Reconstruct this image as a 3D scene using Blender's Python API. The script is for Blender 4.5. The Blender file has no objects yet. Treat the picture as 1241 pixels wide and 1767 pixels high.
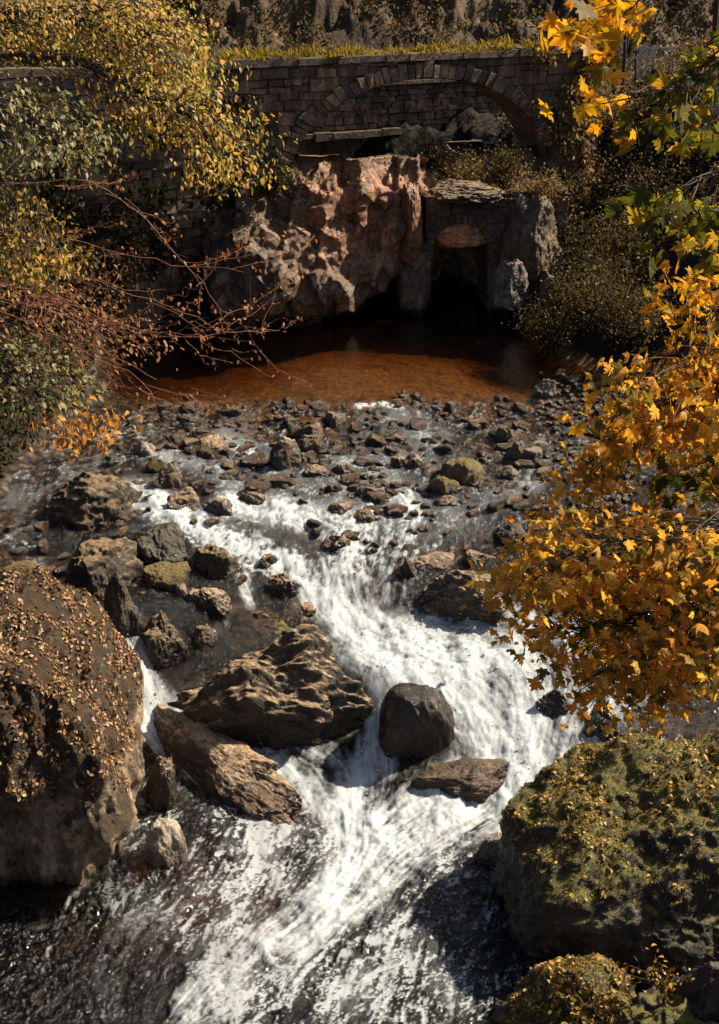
import bpy, bmesh, math
import numpy as np
from math import radians as R

RNG = np.random.default_rng(7)
scene = bpy.context.scene
COL = scene.collection

# ------------------------------------------------------------------ camera
CAM = np.array([0.0, 0.0, 14.0])
PITCH = R(23.0)
F = 883.5 / math.tan(R(20.0))
cd = bpy.data.cameras.new('camera')
cam = bpy.data.objects.new('camera', cd)
COL.objects.link(cam)
cam.location = CAM
cam.rotation_euler = (math.pi / 2 - PITCH, 0, 0)
cd.sensor_fit = 'VERTICAL'
cd.angle = R(40.0)
cd.clip_start = 0.1
cd.clip_end = 1000
scene.camera = cam
CP, SP = math.cos(PITCH), math.sin(PITCH)


def ray(px, py):
    x = (np.asarray(px, float) - 620.5) / F
    y = -(np.asarray(py, float) - 883.5) / F
    return np.stack([x, CP + y * SP, -SP + y * CP], -1)


def at_z(px, py, z):
    r = ray(px, py)
    t = (np.asarray(z, float) - CAM[2]) / r[..., 2]
    return CAM + r * t[..., None]


def at_d(px, py, d):
    return CAM + ray(px, py) * np.asarray(d, float)[..., None]


def at_y(px, py, y):
    r = ray(px, py)
    t = np.asarray(y, float) / r[..., 1]
    return CAM + r * t[..., None]


def depth_of(p):
    q = np.asarray(p) - CAM
    return q[..., 1] * CP - q[..., 2] * SP


# ------------------------------------------------------------------ noise
_r = np.random.default_rng(3)
PERM = np.concatenate([_r.permutation(256)] * 3)
GR = _r.normal(size=(256, 3))
GR /= np.linalg.norm(GR, axis=1)[:, None]


def perlin(p):
    p = np.asarray(p, np.float64)
    i = np.floor(p).astype(np.int64)
    f = p - i
    i &= 255
    u = f * f * f * (f * (f * 6 - 15) + 10)
    out = np.zeros(p.shape[:-1])
    for dx in (0, 1):
        wx = u[..., 0] if dx else 1 - u[..., 0]
        for dy in (0, 1):
            wy = u[..., 1] if dy else 1 - u[..., 1]
            for dz in (0, 1):
                wz = u[..., 2] if dz else 1 - u[..., 2]
                h = PERM[PERM[PERM[i[..., 0] + dx] + ((i[..., 1] + dy) & 255)] + ((i[..., 2] + dz) & 255)]
                g = GR[h]
                out += wx * wy * wz * (g[..., 0] * (f[..., 0] - dx) + g[..., 1] * (f[..., 1] - dy) + g[..., 2] * (f[..., 2] - dz))
    return out * 1.5


def fbm(p, octv=4, gain=0.5, ridged=False):
    a, s, out = 1.0, 1.0, 0.0
    p = np.asarray(p, float)
    for k in range(octv):
        n = perlin(p * s + k * 17.3)
        out = out + a * ((1 - 2 * np.abs(n)) if ridged else n)
        a *= gain
        s *= 2.03
    return out


def sstep(a, b, x):
    t = np.clip((x - a) / (b - a), 0, 1)
    return t * t * (3 - 2 * t)


# ------------------------------------------------------------------ object helpers
def tag(o, label=None, cat=None, group=None, kind=None):
    if label: o['label'] = label
    if cat: o['category'] = cat
    if group: o['group'] = group
    if kind: o['kind'] = kind
    return o


def mesh(name, v, f, smooth=True, attrs=None):
    """v (n,3); f: array (m,k) or list of arrays"""
    v = np.asarray(v, np.float32)
    fl = f if isinstance(f, list) else [f]
    fl = [np.asarray(a, np.int32) for a in fl if len(a)]
    me = bpy.data.meshes.new(name)
    me.vertices.add(len(v))
    me.vertices.foreach_set('co', v.ravel())
    loops = np.concatenate([a.ravel() for a in fl])
    tot = np.concatenate([np.full(len(a), a.shape[1], np.int32) for a in fl])
    start = np.concatenate([[0], np.cumsum(tot)[:-1]]).astype(np.int32)
    me.loops.add(len(loops))
    me.loops.foreach_set('vertex_index', loops)
    me.polygons.add(len(tot))
    me.polygons.foreach_set('loop_start', start)
    me.polygons.foreach_set('loop_total', tot)
    me.polygons.foreach_set('use_smooth', np.full(len(tot), bool(smooth)))
    for k, a in (attrs or {}).items():
        at = me.attributes.new(k, 'FLOAT', 'POINT')
        at.data.foreach_set('value', np.asarray(a, np.float32).ravel())
    me.update(calc_edges=True)
    me.validate()
    return me


def obj(name, me, mat=None, parent=None, loc=None):
    o = bpy.data.objects.new(name, me)
    COL.objects.link(o)
    if mat is not None and not len(me.materials): me.materials.append(mat)
    if parent is not None:
        o.parent = parent
    if loc is not None: o.location = loc
    return o


def empty(name, loc=(0, 0, 0)):
    o = bpy.data.objects.new(name, None)
    COL.objects.link(o)
    o.location = loc
    return o


def part(name, v, f, mat, root, smooth=True, attrs=None):
    """world-space geometry as child of root (root unrotated)"""
    w0 = np.zeros(3)
    q = root
    while q is not None:
        w0 += np.array(q.location)
        q = q.parent
    return obj(name, mesh(name, np.asarray(v) - w0, f, smooth, attrs), mat, root)


_ICO = {}


def ico(n):
    if n not in _ICO:
        bm = bmesh.new()
        bmesh.ops.create_icosphere(bm, subdivisions=n, radius=1)
        v = np.array([x.co[:] for x in bm.verts])
        f = np.array([[q.index for q in x.verts] for x in bm.faces])
        bm.free()
        _ICO[n] = (v / np.linalg.norm(v, axis=1)[:, None], f)
    return _ICO[n]


def unit(a): return a / np.maximum(np.linalg.norm(a, axis=-1), 1e-9)[..., None]


# ------------------------------------------------------------------ node helper
class NT:
    def __init__(s, name):
        s.m = bpy.data.materials.new(name)
        s.m.use_nodes = True
        s.t = s.m.node_tree
        s.t.nodes.clear()
        s.out = s.t.nodes.new('ShaderNodeOutputMaterial')

    def n(s, typ, ins=None, **kw):
        nd = s.t.nodes.new('ShaderNode' + typ)
        for k, v in kw.items(): setattr(nd, k, v)
        for k, v in (ins or {}).items():
            sk = nd.inputs[k]
            if hasattr(v, 'is_output') or isinstance(v, bpy.types.NodeSocket): s.t.links.new(v, sk)
            else:
                if sk.type == 'RGBA' and len(v) == 3: v = (*v, 1)
                sk.default_value = v
        return nd

    def coord(s, kind='Object'):
        return s.n('TexCoord').outputs[kind]

    def noise(s, vec, scale, detail=4, rough=0.55, dist=0.0):
        return s.n('TexNoise', {'Vector': vec, 'Scale': scale, 'Detail': detail, 'Roughness': rough, 'Distortion': dist}).outputs['Fac']

    def voro(s, vec, scale, feature='F1', rnd=1.0):
        return s.n('TexVoronoi', {'Vector': vec, 'Scale': scale, 'Randomness': rnd}, feature=feature).outputs['Distance']

    def ramp(s, fac, stops, interp='LINEAR'):
        nd = s.n('ValToRGB', {'Fac': fac})
        cr = nd.color_ramp
        cr.interpolation = interp
        while len(cr.elements) < len(stops): cr.elements.new(0.5)
        for e, (p, c) in zip(cr.elements, stops):
            e.position = p
            if not hasattr(c, '__len__'): c = (c, c, c)
            e.color = (*c[:3], 1)
        return nd.outputs['Color']

    def math(s, op, a, b=0.0, c=None, clamp=False):
        ins = {0: a, 1: b}
        if c is not None: ins[2] = c
        return s.n('Math', ins, operation=op, use_clamp=clamp).outputs[0]

    def mix(s, fac, a, b, blend='MIX'):
        nd = s.t.nodes.new('ShaderNodeMix')
        nd.data_type = 'RGBA'
        nd.blend_type = blend
        for idx, v in ((0, fac), (6, a), (7, b)):
            sk = nd.inputs[idx]
            if isinstance(v, bpy.types.NodeSocket): s.t.links.new(v, sk)
            else: sk.default_value = (*v, 1) if hasattr(v, '__len__') and len(v) == 3 else v
        return nd.outputs[2]

    def attr(s, name):
        return s.n('Attribute', attribute_name=name).outputs['Fac']

    def bump(s, h, strength=0.5, dist=0.02, normal=None):
        ins = {'Height': h, 'Strength': strength, 'Distance': dist}
        if normal is not None: ins['Normal'] = normal
        return s.n('Bump', ins).outputs['Normal']

    def pbr(s, color, rough=0.7, normal=None, spec=0.4, **extra):
        ins = {'Base Color': color, 'Roughness': rough, 'Specular IOR Level': spec}
        if normal is not None: ins['Normal'] = normal
        ins.update(extra)
        return s.n('BsdfPrincipled', ins).outputs[0]

    def done(s, sh):
        s.t.links.new(sh, s.out.inputs['Surface'])
        return s.m


# ------------------------------------------------------------------ materials
def rock_mat(name, dark, mid, light, moss=0.0, moss_col=((0.035, 0.04, 0.008), (0.11, 0.085, 0.015)), wet=0.3, bump=1.0, sc=1.0, moss_thr=0.35, zone_tint=None, top=0.0, isl=False):
    t = NT(name)
    co = t.coord('Object')
    rnd = t.n('ObjectInfo').outputs['Random']
    off = t.n('VectorMath', {0: co, 1: t.n('CombineXYZ', {0: t.math('MULTIPLY', rnd, 37.0), 1: t.math('MULTIPLY', rnd, 11.0), 2: 0.0}).outputs[0]}, operation='ADD').outputs[0]
    n1 = t.noise(off, 1.1 * sc, 8, 0.62, 0.4)
    n2 = t.noise(off, 9 * sc, 6, 0.65)
    n3 = t.noise(off, 42 * sc, 4, 0.7)
    wv = t.n('VectorMath', {0: off, 1: t.n('VectorMath', {0: t.n('TexNoise', {'Vector': off, 'Scale': 3.0 * sc, 'Detail': 4}).outputs['Color'], 'Scale': 0.5 / sc}, operation='SCALE').outputs[0]}, operation='ADD').outputs[0]
    vor = t.voro(wv, 1.9 * sc, 'DISTANCE_TO_EDGE')
    base = t.ramp(n1, [(0.3, dark), (0.5, mid), (0.72, light)])
    if zone_tint: base = t.mix(t.attr('zone_tint'), base, t.ramp(n1, [(0.3, zone_tint[0]), (0.5, zone_tint[1]), (0.72, zone_tint[2])]))
    sp = t.ramp(n2, [(0.3, 0.35), (0.52, 1.0), (0.75, 1.5)])
    base = t.mix(1.0, base, sp, 'MULTIPLY')
    base = t.mix(t.ramp(n3, [(0.4, 0.0), (0.7, 0.55)]), base, t.mix(0.5, base, light))
    lich = t.math('MULTIPLY', t.ramp(t.noise(off, 2.3 * sc, 6, 0.7), [(0.56, 0.0), (0.62, 1.0)]), t.ramp(t.noise(off, 24 * sc, 3, 0.7), [(0.42, 0.0), (0.55, .65)]))
    base = t.mix(lich, base, t.mix(0.55, base, (0.34, 0.3, 0.22)))
    seep = t.ramp(t.noise(t.n('Mapping', {'Vector': off, 'Scale': (1.0, 1.0, 0.18)}).outputs[0], 3.2 * sc, 5, 0.65), [(0.4, 0.45), (0.55, 1.0)])
    base = t.mix(1.0, base, seep, 'MULTIPLY')
    geo = t.n('NewGeometry')
    if isl: base = t.mix(1.0, base, t.ramp(geo.outputs['Random Per Island'], [(0.0, (0.5, 0.46, 0.42)), (0.5, (0.95, 0.9, 0.82)), (1.0, (1.5, 1.35, 1.15))]), 'MULTIPLY')
    nz = t.n('SeparateXYZ', {0: geo.outputs['Normal']}).outputs['Z']
    rough = 0.75
    nn = t.math('MULTIPLY', t.math('SUBTRACT', t.noise(off, 3.1 * sc, 6, 0.7), 0.5), 2.2)
    h = t.math('ADD', t.math('MULTIPLY', n2, 0.6), t.math('MULTIPLY', n3, 0.25))
    h = t.math('ADD', h, t.math('MULTIPLY', t.ramp(vor, [(0.0, 0.0), (0.06, 1.0)]), 0.13))
    if moss > 0:
        mm = t.math('ADD', nz, nn)
        mm = t.ramp(mm, [(moss_thr, 0.0), (moss_thr + 0.3, 1.0)])
        mm = t.math('MULTIPLY', mm, moss)
        mc = t.mix(t.ramp(t.noise(off, 7, 5, 0.7), [(0.35, 0.0), (0.65, 1.0)]), moss_col[0], moss_col[1])
        base = t.mix(mm, base, mc)
        fuzz = t.noise(off, 85, 3, 0.8)
        h = t.math('ADD', h, t.math('MULTIPLY', t.math('MULTIPLY', fuzz, mm), 0.5))
    if top:  # pale tan painted on up-facing rock, standing for sun on the tops
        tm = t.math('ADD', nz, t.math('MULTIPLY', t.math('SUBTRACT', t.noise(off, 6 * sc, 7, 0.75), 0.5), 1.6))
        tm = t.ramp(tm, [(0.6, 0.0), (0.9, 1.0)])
        lit_top_col = t.ramp(n2, [(0.3, (0.16, 0.085, 0.035)), (0.5, (0.4, 0.26, 0.15)), (0.7, (0.6, 0.47, 0.33))])
        base = t.mix(t.math('MULTIPLY', tm, top), base, lit_top_col)
    w = t.attr('wet')
    wet_c = t.mix(1.0, base, (0.42, 0.38, 0.36), 'MULTIPLY')
    base = t.mix(w, base, wet_c)
    rg = t.math('SUBTRACT', 0.62, t.math('MULTIPLY', w, 0.4))
    rg = t.math('SUBTRACT', rg, t.math('MULTIPLY', t.math('SUBTRACT', n2, 0.3), wet))
    nrm = t.bump(h, 0.9 * bump, 0.06)
    return t.done(t.pbr(base, rg, nrm, 0.5))


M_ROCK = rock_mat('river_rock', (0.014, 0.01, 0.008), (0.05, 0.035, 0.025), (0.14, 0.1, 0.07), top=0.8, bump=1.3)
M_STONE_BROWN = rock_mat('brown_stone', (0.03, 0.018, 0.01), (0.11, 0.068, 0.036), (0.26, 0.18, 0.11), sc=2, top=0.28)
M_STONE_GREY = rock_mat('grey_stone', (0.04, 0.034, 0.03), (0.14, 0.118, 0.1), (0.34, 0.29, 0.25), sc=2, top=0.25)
M_STONE_PALE = rock_mat('pale_stone', (0.2, 0.16, 0.12), (0.4, 0.33, 0.26), (0.6, 0.52, 0.44), sc=2)
M_STONE_MOSS = rock_mat('mossy_stone', (0.05, 0.036, 0.02), (0.15, 0.105, 0.055), (0.3, 0.22, 0.13), moss=0.9, moss_col=((0.1, 0.075, 0.012), (0.22, 0.15, 0.03)), sc=2, moss_thr=0.3)
M_DARKTOP = rock_mat('dark_ledge_rock', (0.01, 0.008, 0.006), (0.034, 0.024, 0.016), (0.09, 0.062, 0.04), moss=0.6, moss_col=((0.05, 0.04, 0.008), (0.2, 0.13, 0.025)), moss_thr=0.6, top=0.9, bump=1.4)  # near-black base for the shaded face, painted pale tops for the sun
M_BLACK = rock_mat('wet_black_rock', (0.012, 0.009, 0.007), (0.04, 0.03, 0.022), (0.1, 0.07, 0.05), moss=0.5, moss_col=((0.03, 0.026, 0.006), (0.09, 0.07, 0.015)), moss_thr=.7)
M_BIGLEFT = rock_mat('tan_boulder', (0.014, 0.009, 0.006), (0.045, 0.028, 0.017), (0.12, 0.078, 0.046), moss=0.8, moss_col=((0.022, 0.012, 0.005), (0.1, 0.052, 0.012)), moss_thr=0.2, bump=1.4, zone_tint=((0.1, 0.068, 0.042), (0.33, 0.24, 0.16), (0.6, 0.47, 0.35)))
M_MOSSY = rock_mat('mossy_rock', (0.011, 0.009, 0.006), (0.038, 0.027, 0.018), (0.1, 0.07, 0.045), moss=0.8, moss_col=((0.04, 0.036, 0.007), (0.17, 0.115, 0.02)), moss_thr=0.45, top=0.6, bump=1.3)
M_BIGMOSS = rock_mat('mossy_ledge', (0.008, 0.007, 0.005), (0.026, 0.021, 0.014), (0.07, 0.056, 0.035), moss=1.0, moss_col=((0.06, 0.06, 0.01), (0.3, 0.26, 0.05)), moss_thr=0.62, bump=1.3)
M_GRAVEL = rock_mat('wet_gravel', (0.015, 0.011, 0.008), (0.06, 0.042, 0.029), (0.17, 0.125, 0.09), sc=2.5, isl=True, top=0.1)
M_ORANGE = rock_mat('sunlit_orange_rock', (0.45, 0.16, 0.06), (0.72, 0.32, 0.14), (0.85, 0.48, 0.28), sc=0.8, bump=1.2)  # strong orange colour stands in for sunlight on this rock
M_CLIFF_ORANGE = rock_mat('orange_zone_cliff_rock', (0.03, 0.02, 0.012), (0.11, 0.072, 0.044), (0.24, 0.16, 0.1), sc=0.8, bump=1.2, zone_tint=((0.11, 0.045, 0.02), (0.4, 0.175, 0.085), (0.58, 0.3, 0.17)))
M_CLIFF = rock_mat('cliff_rock', (0.025, 0.018, 0.013), (0.1, 0.068, 0.045), (0.24, 0.165, 0.11), sc=0.7, bump=1.3, moss=0.4)
M_BRIDGE = rock_mat('bridge_stone', (0.075, 0.05, 0.033), (0.24, 0.168, 0.115), (0.45, 0.34, 0.24), sc=1.2, bump=1.2, isl=True, moss=0.7, moss_col=((0.04, 0.034, 0.01), (0.12, 0.09, 0.03)), moss_thr=0.5)


def leaf_mat(name, stops, trans=0.45, gloss=0.35, rough=0.5, sheen_spec=0.3):
    t = NT(name)
    g = t.n('NewGeometry')
    r = g.outputs['Random Per Island']
    c = t.ramp(r, stops)
    co = t.coord('Object')
    c = t.mix(0.5, c, t.mix(1.0, c, t.ramp(t.noise(co, 30, 3), [(0.3, 0.45), (0.7, 1.4)]), 'MULTIPLY'))
    p = t.pbr(c, rough, None, sheen_spec)
    tr = t.n('BsdfTranslucent', {'Color': t.mix(1.0, c, (1.5, 1.25, 0.7), 'MULTIPLY')}).outputs[0]
    return t.done(t.n('MixShader', {0: trans, 1: p, 2: tr}).outputs[0])


M_LEAF_YG = leaf_mat('alder_leaf', [(0.0, (0.09, 0.1, 0.02)), (0.25, (0.22, 0.21, 0.04)), (0.6, (0.5, 0.38, 0.07)), (0.85, (0.55, 0.33, 0.1)), (1.0, (0.45, 0.25, 0.14))])
M_LEAF_GREEN = leaf_mat('green_leaf', [(0.0, (0.05, 0.07, 0.02)), (0.4, (0.13, 0.15, 0.05)), (0.75, (0.28, 0.26, 0.1)), (1.0, (0.36, 0.24, 0.15))], sheen_spec=0.6)
M_LEAF_RED = leaf_mat('russet_leaf', [(0.0, (0.12, 0.05, 0.025)), (0.4, (0.28, 0.12, 0.05)), (0.8, (0.42, 0.22, 0.1)), (1.0, (0.45, 0.3, 0.2))])
M_LEAF_OR = leaf_mat('orange_leaf', [(0.0, (0.3, 0.11, 0.02)), (0.5, (0.55, 0.24, 0.04)), (1.0, (0.6, 0.33, 0.08))])
M_MAPLE = leaf_mat('maple_leaf', [(0.0, (0.1, 0.1, 0.03)), (0.18, (0.27, 0.23, 0.05)), (0.34, (0.68, 0.4, 0.07)), (0.55, (0.76, 0.38, 0.05)), (0.68, (0.52, 0.25, 0.05)), (0.86, (0.78, 0.6, 0.15)), (1.0, (0.46, 0.25, 0.07))], trans=0.58, rough=0.5, sheen_spec=0.25)
M_MAPLE_Y = leaf_mat('yellow_maple_leaf', [(0.0, (0.16, 0.14, 0.015)), (0.3, (0.45, 0.28, 0.02)), (0.7, (0.66, 0.36, 0.025)), (1.0, (0.5, 0.2, 0.015))], trans=0.58, rough=0.5, sheen_spec=0.25)
M_MAPLE_G = leaf_mat('green_maple_leaf', [(0.0, (0.03, 0.045, 0.01)), (0.45, (0.09, 0.11, 0.02)), (0.75, (0.25, 0.22, 0.03)), (1.0, (0.5, 0.3, 0.03))], trans=0.58, rough=0.5, sheen_spec=0.25)
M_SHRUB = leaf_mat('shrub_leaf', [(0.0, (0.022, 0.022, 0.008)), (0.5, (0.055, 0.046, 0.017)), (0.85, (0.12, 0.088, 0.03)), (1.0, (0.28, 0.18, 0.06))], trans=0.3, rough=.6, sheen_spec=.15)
M_DARKLEAF = leaf_mat('shade_painted_leaf', [(0.0, (0.01, 0.011, 0.004)), (0.6, (0.026, 0.023, 0.008)), (0.9, (0.06, 0.042, 0.014)), (1.0, (0.2, 0.11, 0.04))], trans=0.25, rough=.6, sheen_spec=.12)  # darker copy of the shrub leaf; left bank shade put into its colour
M_BRAMBLE = leaf_mat('bramble_leaf', [(0.0, (0.06, 0.045, 0.02)), (0.5, (0.14, 0.1, 0.045)), (0.85, (0.3, 0.2, 0.08)), (1.0, (0.45, 0.33, 0.16))], trans=0.35, rough=.6, sheen_spec=.2)
M_LITTER = leaf_mat('fallen_leaf', [(0.0, (0.04, 0.02, 0.01)), (0.4, (0.14, 0.07, 0.03)), (0.75, (0.33, 0.18, 0.08)), (1.0, (0.5, 0.34, 0.19))], trans=0.1, rough=0.5)
M_LITTER_Y = leaf_mat('fallen_yellow_leaf', [(0.0, (0.1, 0.06, 0.015)), (0.5, (0.3, 0.17, 0.03)), (0.85, (0.5, 0.3, 0.06)), (1.0, (0.5, 0.4, 0.22))], trans=0.15, rough=0.5)
M_MOSSBLADE = leaf_mat('moss_tuft', [(0.0, (0.05, 0.05, 0.01)), (0.4, (0.14, 0.13, 0.022)), (0.75, (0.27, 0.22, 0.04)), (1.0, (0.42, 0.3, 0.08))], trans=0.3, rough=0.6)
M_GRASS = leaf_mat('grass_blade', [(0.0, (0.07, 0.07, 0.015)), (0.5, (0.2, 0.17, 0.035)), (1.0, (0.36, 0.28, 0.08))], trans=0.4, rough=0.6)


def bark_mat(name, a, b):
    t = NT(name)
    co = t.coord('Object')
    n = t.noise(co, 14, 5, 0.7)
    return t.done(t.pbr(t.ramp(n, [(0.3, a), (0.7, b)]), 0.7, t.bump(n, 0.6, 0.01), 0.4))


M_BARK = bark_mat('dark_bark', (0.02, 0.014, 0.01), (0.085, 0.055, 0.035))
M_TWIG = bark_mat('reddish_twig', (0.1, 0.035, 0.02), (0.3, 0.13, 0.08))

# ground
t = NT('ground')
co = t.coord('Object')
n1 = t.noise(co, 0.5, 6, 0.6)
n2 = t.noise(co, 6, 6, 0.7)
n3 = t.noise(co, 30, 4, 0.7)
v1 = t.voro(co, 5.5)
v2 = t.n('TexVoronoi', {'Vector': co, 'Scale': 5.5}).outputs['Color']
vs = t.n('SeparateXYZ', {0: v2}).outputs[0]
bed = t.ramp(vs, [(0.0, (0.07, 0.035, 0.014)), (0.4, (0.24, 0.11, 0.033)), (0.75, (0.36, 0.18, 0.055)), (1.0, (0.34, 0.22, 0.12))])
bed = t.mix(1.0, bed, t.ramp(v1, [(0.0, 1.1), (0.7, 0.6)]), 'MULTIPLY')
bed = t.mix(0.6, bed, t.ramp(n2, [(0.3, (0.1, 0.05, 0.018)), (0.7, (0.36, 0.2, 0.07))]))
bed2 = t.ramp(vs, [(0.0, (0.03, 0.024, 0.02)), (0.4, (0.075, 0.058, 0.045)), (0.75, (0.13, 0.1, 0.08)), (1.0, (0.2, 0.16, 0.13))])
bed2 = t.mix(1.0, bed2, t.ramp(v1, [(0.0, 1.25), (0.7, 0.3)]), 'MULTIPLY')
bed = t.mix(t.attr('ochre'), bed2, bed)
bank = t.ramp(n2, [(0.3, (0.006, 0.0045, 0.003)), (0.55, (0.018, 0.012, 0.007)), (0.75, (0.05, 0.03, 0.015))])  # near-black soil colour also carries the shade of the left bank
hill = t.ramp(n1, [(0.3, (0.03, 0.02, 0.012)), (0.5, (0.08, 0.053, 0.031)), (0.72, (0.16, 0.108, 0.064))])
hill = t.mix(1.0, hill, t.ramp(n2, [(0.3, 0.5), (0.7, 1.5)]), 'MULTIPLY')
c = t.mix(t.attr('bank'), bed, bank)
c = t.mix(t.attr('hill'), c, hill)
h = t.math('ADD', t.math('MULTIPLY', n2, 0.7), t.math('MULTIPLY', n3, 0.3))
h = t.math('SUBTRACT', h, t.math('MULTIPLY', v1, 0.5))
M_GROUND = t.done(t.pbr(c, 0.85, t.bump(h, 0.9, 0.12), 0.25))

# water: clear tinted stream with foam attribute
t = NT('water')
co = t.coord('Object')
foam = t.attr('foam')
deep = t.attr('deep')
map1 = t.n('Mapping', {'Vector': co, 'Scale': (1.0, 0.55, 1.0)}).outputs[0]
r1 = t.noise(map1, 4.5, 5, 0.6, 0.6)
r2 = t.noise(map1, 19, 4, 0.65, 0.8)
r3 = t.noise(co, 60, 3, 0.6)
calm = t.attr('calm')
h = t.math('ADD', t.math('MULTIPLY', r1, 0.7), t.math('MULTIPLY', r2, 0.3))
bs = t.math('SUBTRACT', 1.0, t.math('MULTIPLY', calm, 0.86))
nrm = t.n('Bump', {'Height': h, 'Strength': bs, 'Distance': 0.16}).outputs[0]
tint = t.ramp(deep, [(0.0, (0.94, 0.87, 0.74)), (0.3, (0.7, 0.5, 0.3)), (0.6, (0.36, 0.22, 0.12)), (1.0, (0.08, 0.055, 0.035))])
tr = t.n('BsdfTransparent', {'Color': tint}).outputs[0]
gl = t.n('BsdfGlossy', {'Color': (1, 1, 1, 1), 'Roughness': 0.13, 'Normal': nrm}).outputs[0]
fr = t.n('Fresnel', {'IOR': 1.33, 'Normal': nrm}).outputs[0]
wtr = t.n('MixShader', {0: t.math('MINIMUM', fr, 0.75), 1: tr, 2: gl}).outputs[0]
fn = t.n('Bump', {'Height': t.math('ADD', r2, t.math('MULTIPLY', r3, 0.5)), 'Strength': 0.3, 'Distance': 0.03}).outputs[0]
fd = t.n('BsdfDiffuse', {'Color': (0.76, 0.83, 0.88, 1), 'Normal': fn}).outputs[0]
ft = t.n('BsdfTranslucent', {'Color': (0.78, 0.86, 0.9, 1), 'Normal': fn}).outputs[0]
fs = t.n('MixShader', {0: 0.35, 1: fd, 2: ft}).outputs[0]
ff = t.math('ADD', foam, t.math('MULTIPLY', t.math('SUBTRACT', r3, 0.5), t.math('MULTIPLY', t.math('MULTIPLY', foam, t.math('SUBTRACT', 1.0, foam)), 2.4)), clamp=True)
M_WATER = t.done(t.n('MixShader', {0: ff, 1: wtr, 2: fs}).outputs[0])

# ------------------------------------------------------------------ water profile
CTRL = np.array([
    (0, 1767, 0), (620, 1767, 0), (1241, 1767, 0), (100, 1600, .03), (400, 1600, .05), (620, 1560, .08), (850, 1600, .03),
    (300, 1500, .1), (600, 1430, .15), (800, 1450, .12), (400, 1380, .2), (320, 1340, .28), (640, 1350, .28), (760, 1400, .2),
    (880, 1360, .35), (1000, 1310, .6), (460, 1300, .4), (540, 1325, .33), (630, 1310, .35),
    (215, 1125, 1.85), (245, 1180, 1.35), (262, 1230, .85), (290, 1275, .5), (665, 1175, 1.38), (640, 1240, .85),
    (620, 1100, 1.6), (700, 1130, 1.5), (780, 1120, 1.5), (800, 1200, 1.15), (860, 1270, .75), (940, 1130, 1.45),
    (950, 1230, .95), (1050, 1190, 1.25), (1100, 1250, 1.05), (560, 1010, 2.05), (640, 1060, 1.72), (680, 1000, 2.1),
    (800, 1080, 1.65), (900, 1080, 1.7), (520, 980, 2.2), (450, 950, 2.4), (360, 910, 2.6), (250, 860, 2.75),
    (480, 880, 2.7), (600, 900, 2.62), (700, 900, 2.6), (850, 900, 2.65), (1000, 900, 2.7), (100, 960, 2.4),
    (130, 1030, 2.2), (0, 1000, 2.3), (200, 800, 2.9), (400, 800, 2.88), (600, 800, 2.88), (800, 800, 2.9), (1000, 800, 2.92),
    (200, 700, 3), (620, 700, 3), (1000, 700, 3), (1150, 700, 3), (200, 600, 3), (620, 600, 3), (950, 600, 3), (620, 540, 3),
    (1241, 800, 2.95), (1241, 1000, 2.3), (1241, 1200, 1.3), (1241, 1400, .3), (0, 800, 2.9), (0, 1250, .8), (0, 1450, .1)], float)
CW = at_z(CTRL[:, 0], CTRL[:, 1], CTRL[:, 2])


def _tps(P, z, lam=0.02):
    n = len(P)
    d = np.linalg.norm(P[:, None] - P[None], axis=2)
    K = np.where(d > 0, d * d * np.log(d + 1e-12), 0) + lam * np.eye(n)
    A = np.zeros((n + 3, n + 3))
    A[:n, :n] = K
    A[:n, n] = 1
    A[:n, n + 1:] = P
    A[n:, :n] = A[:n, n:].T
    return np.linalg.solve(A, np.concatenate([z, np.zeros(3)]))


_ws = _tps(CW[:, :2], CW[:, 2])
_gx = np.linspace(-8, 8, 161)
_gy = np.linspace(14, 42, 281)
_G = np.stack(np.meshgrid(_gx, _gy), -1).reshape(-1, 2)
_dd = np.linalg.norm(_G[:, None] - CW[None, :, :2], axis=2)
_W = (np.where(_dd > 0, _dd * _dd * np.log(_dd + 1e-12), 0) @ _ws[:len(CW)] + _ws[len(CW)] + _G @ _ws[len(CW) + 1:]).reshape(281, 161)
_W = np.clip(_W, -0.05, 3.02)


def bil(T, gx, gy, x, y):
    fx = np.clip((x - gx[0]) / (gx[1] - gx[0]), 0, len(gx) - 1.001)
    fy = np.clip((y - gy[0]) / (gy[1] - gy[0]), 0, len(gy) - 1.001)
    i, j = fx.astype(int), fy.astype(int)
    a, b = fx - i, fy - j
    return (T[j, i] * (1 - a) + T[j, i + 1] * a) * (1 - b) + (T[j + 1, i] * (1 - a) + T[j + 1, i + 1] * a) * b


def Wz(x, y):
    return bil(_W, _gx, _gy, np.asarray(x, float), np.asarray(y, float))


def on_water(px, py):
    """first hit of the view ray with the water profile"""
    px, py = np.atleast_1d(np.asarray(px, float)), np.atleast_1d(np.asarray(py, float))
    z = np.full(px.shape, 1.5)
    for _ in range(40):
        p = at_z(px, py, z)
        z = 0.5 * z + 0.5 * Wz(p[:, 0], p[:, 1])
    return at_z(px, py, z)


def XL(y): return np.interp(y, [10, 18, 24, 28, 33, 37.5, 41, 44, 47], [-7.2, -7.2, -8.0, -7.5, -6.6, -7.2, -6.2, -3.6, -1])


def XR(y): return np.interp(y, [10, 20, 26, 30, 33, 37.5, 41, 44, 47], [7, 7.2, 7.5, 7.8, 7.0, 5.2, 5.2, 5.0, 4.8])


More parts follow.
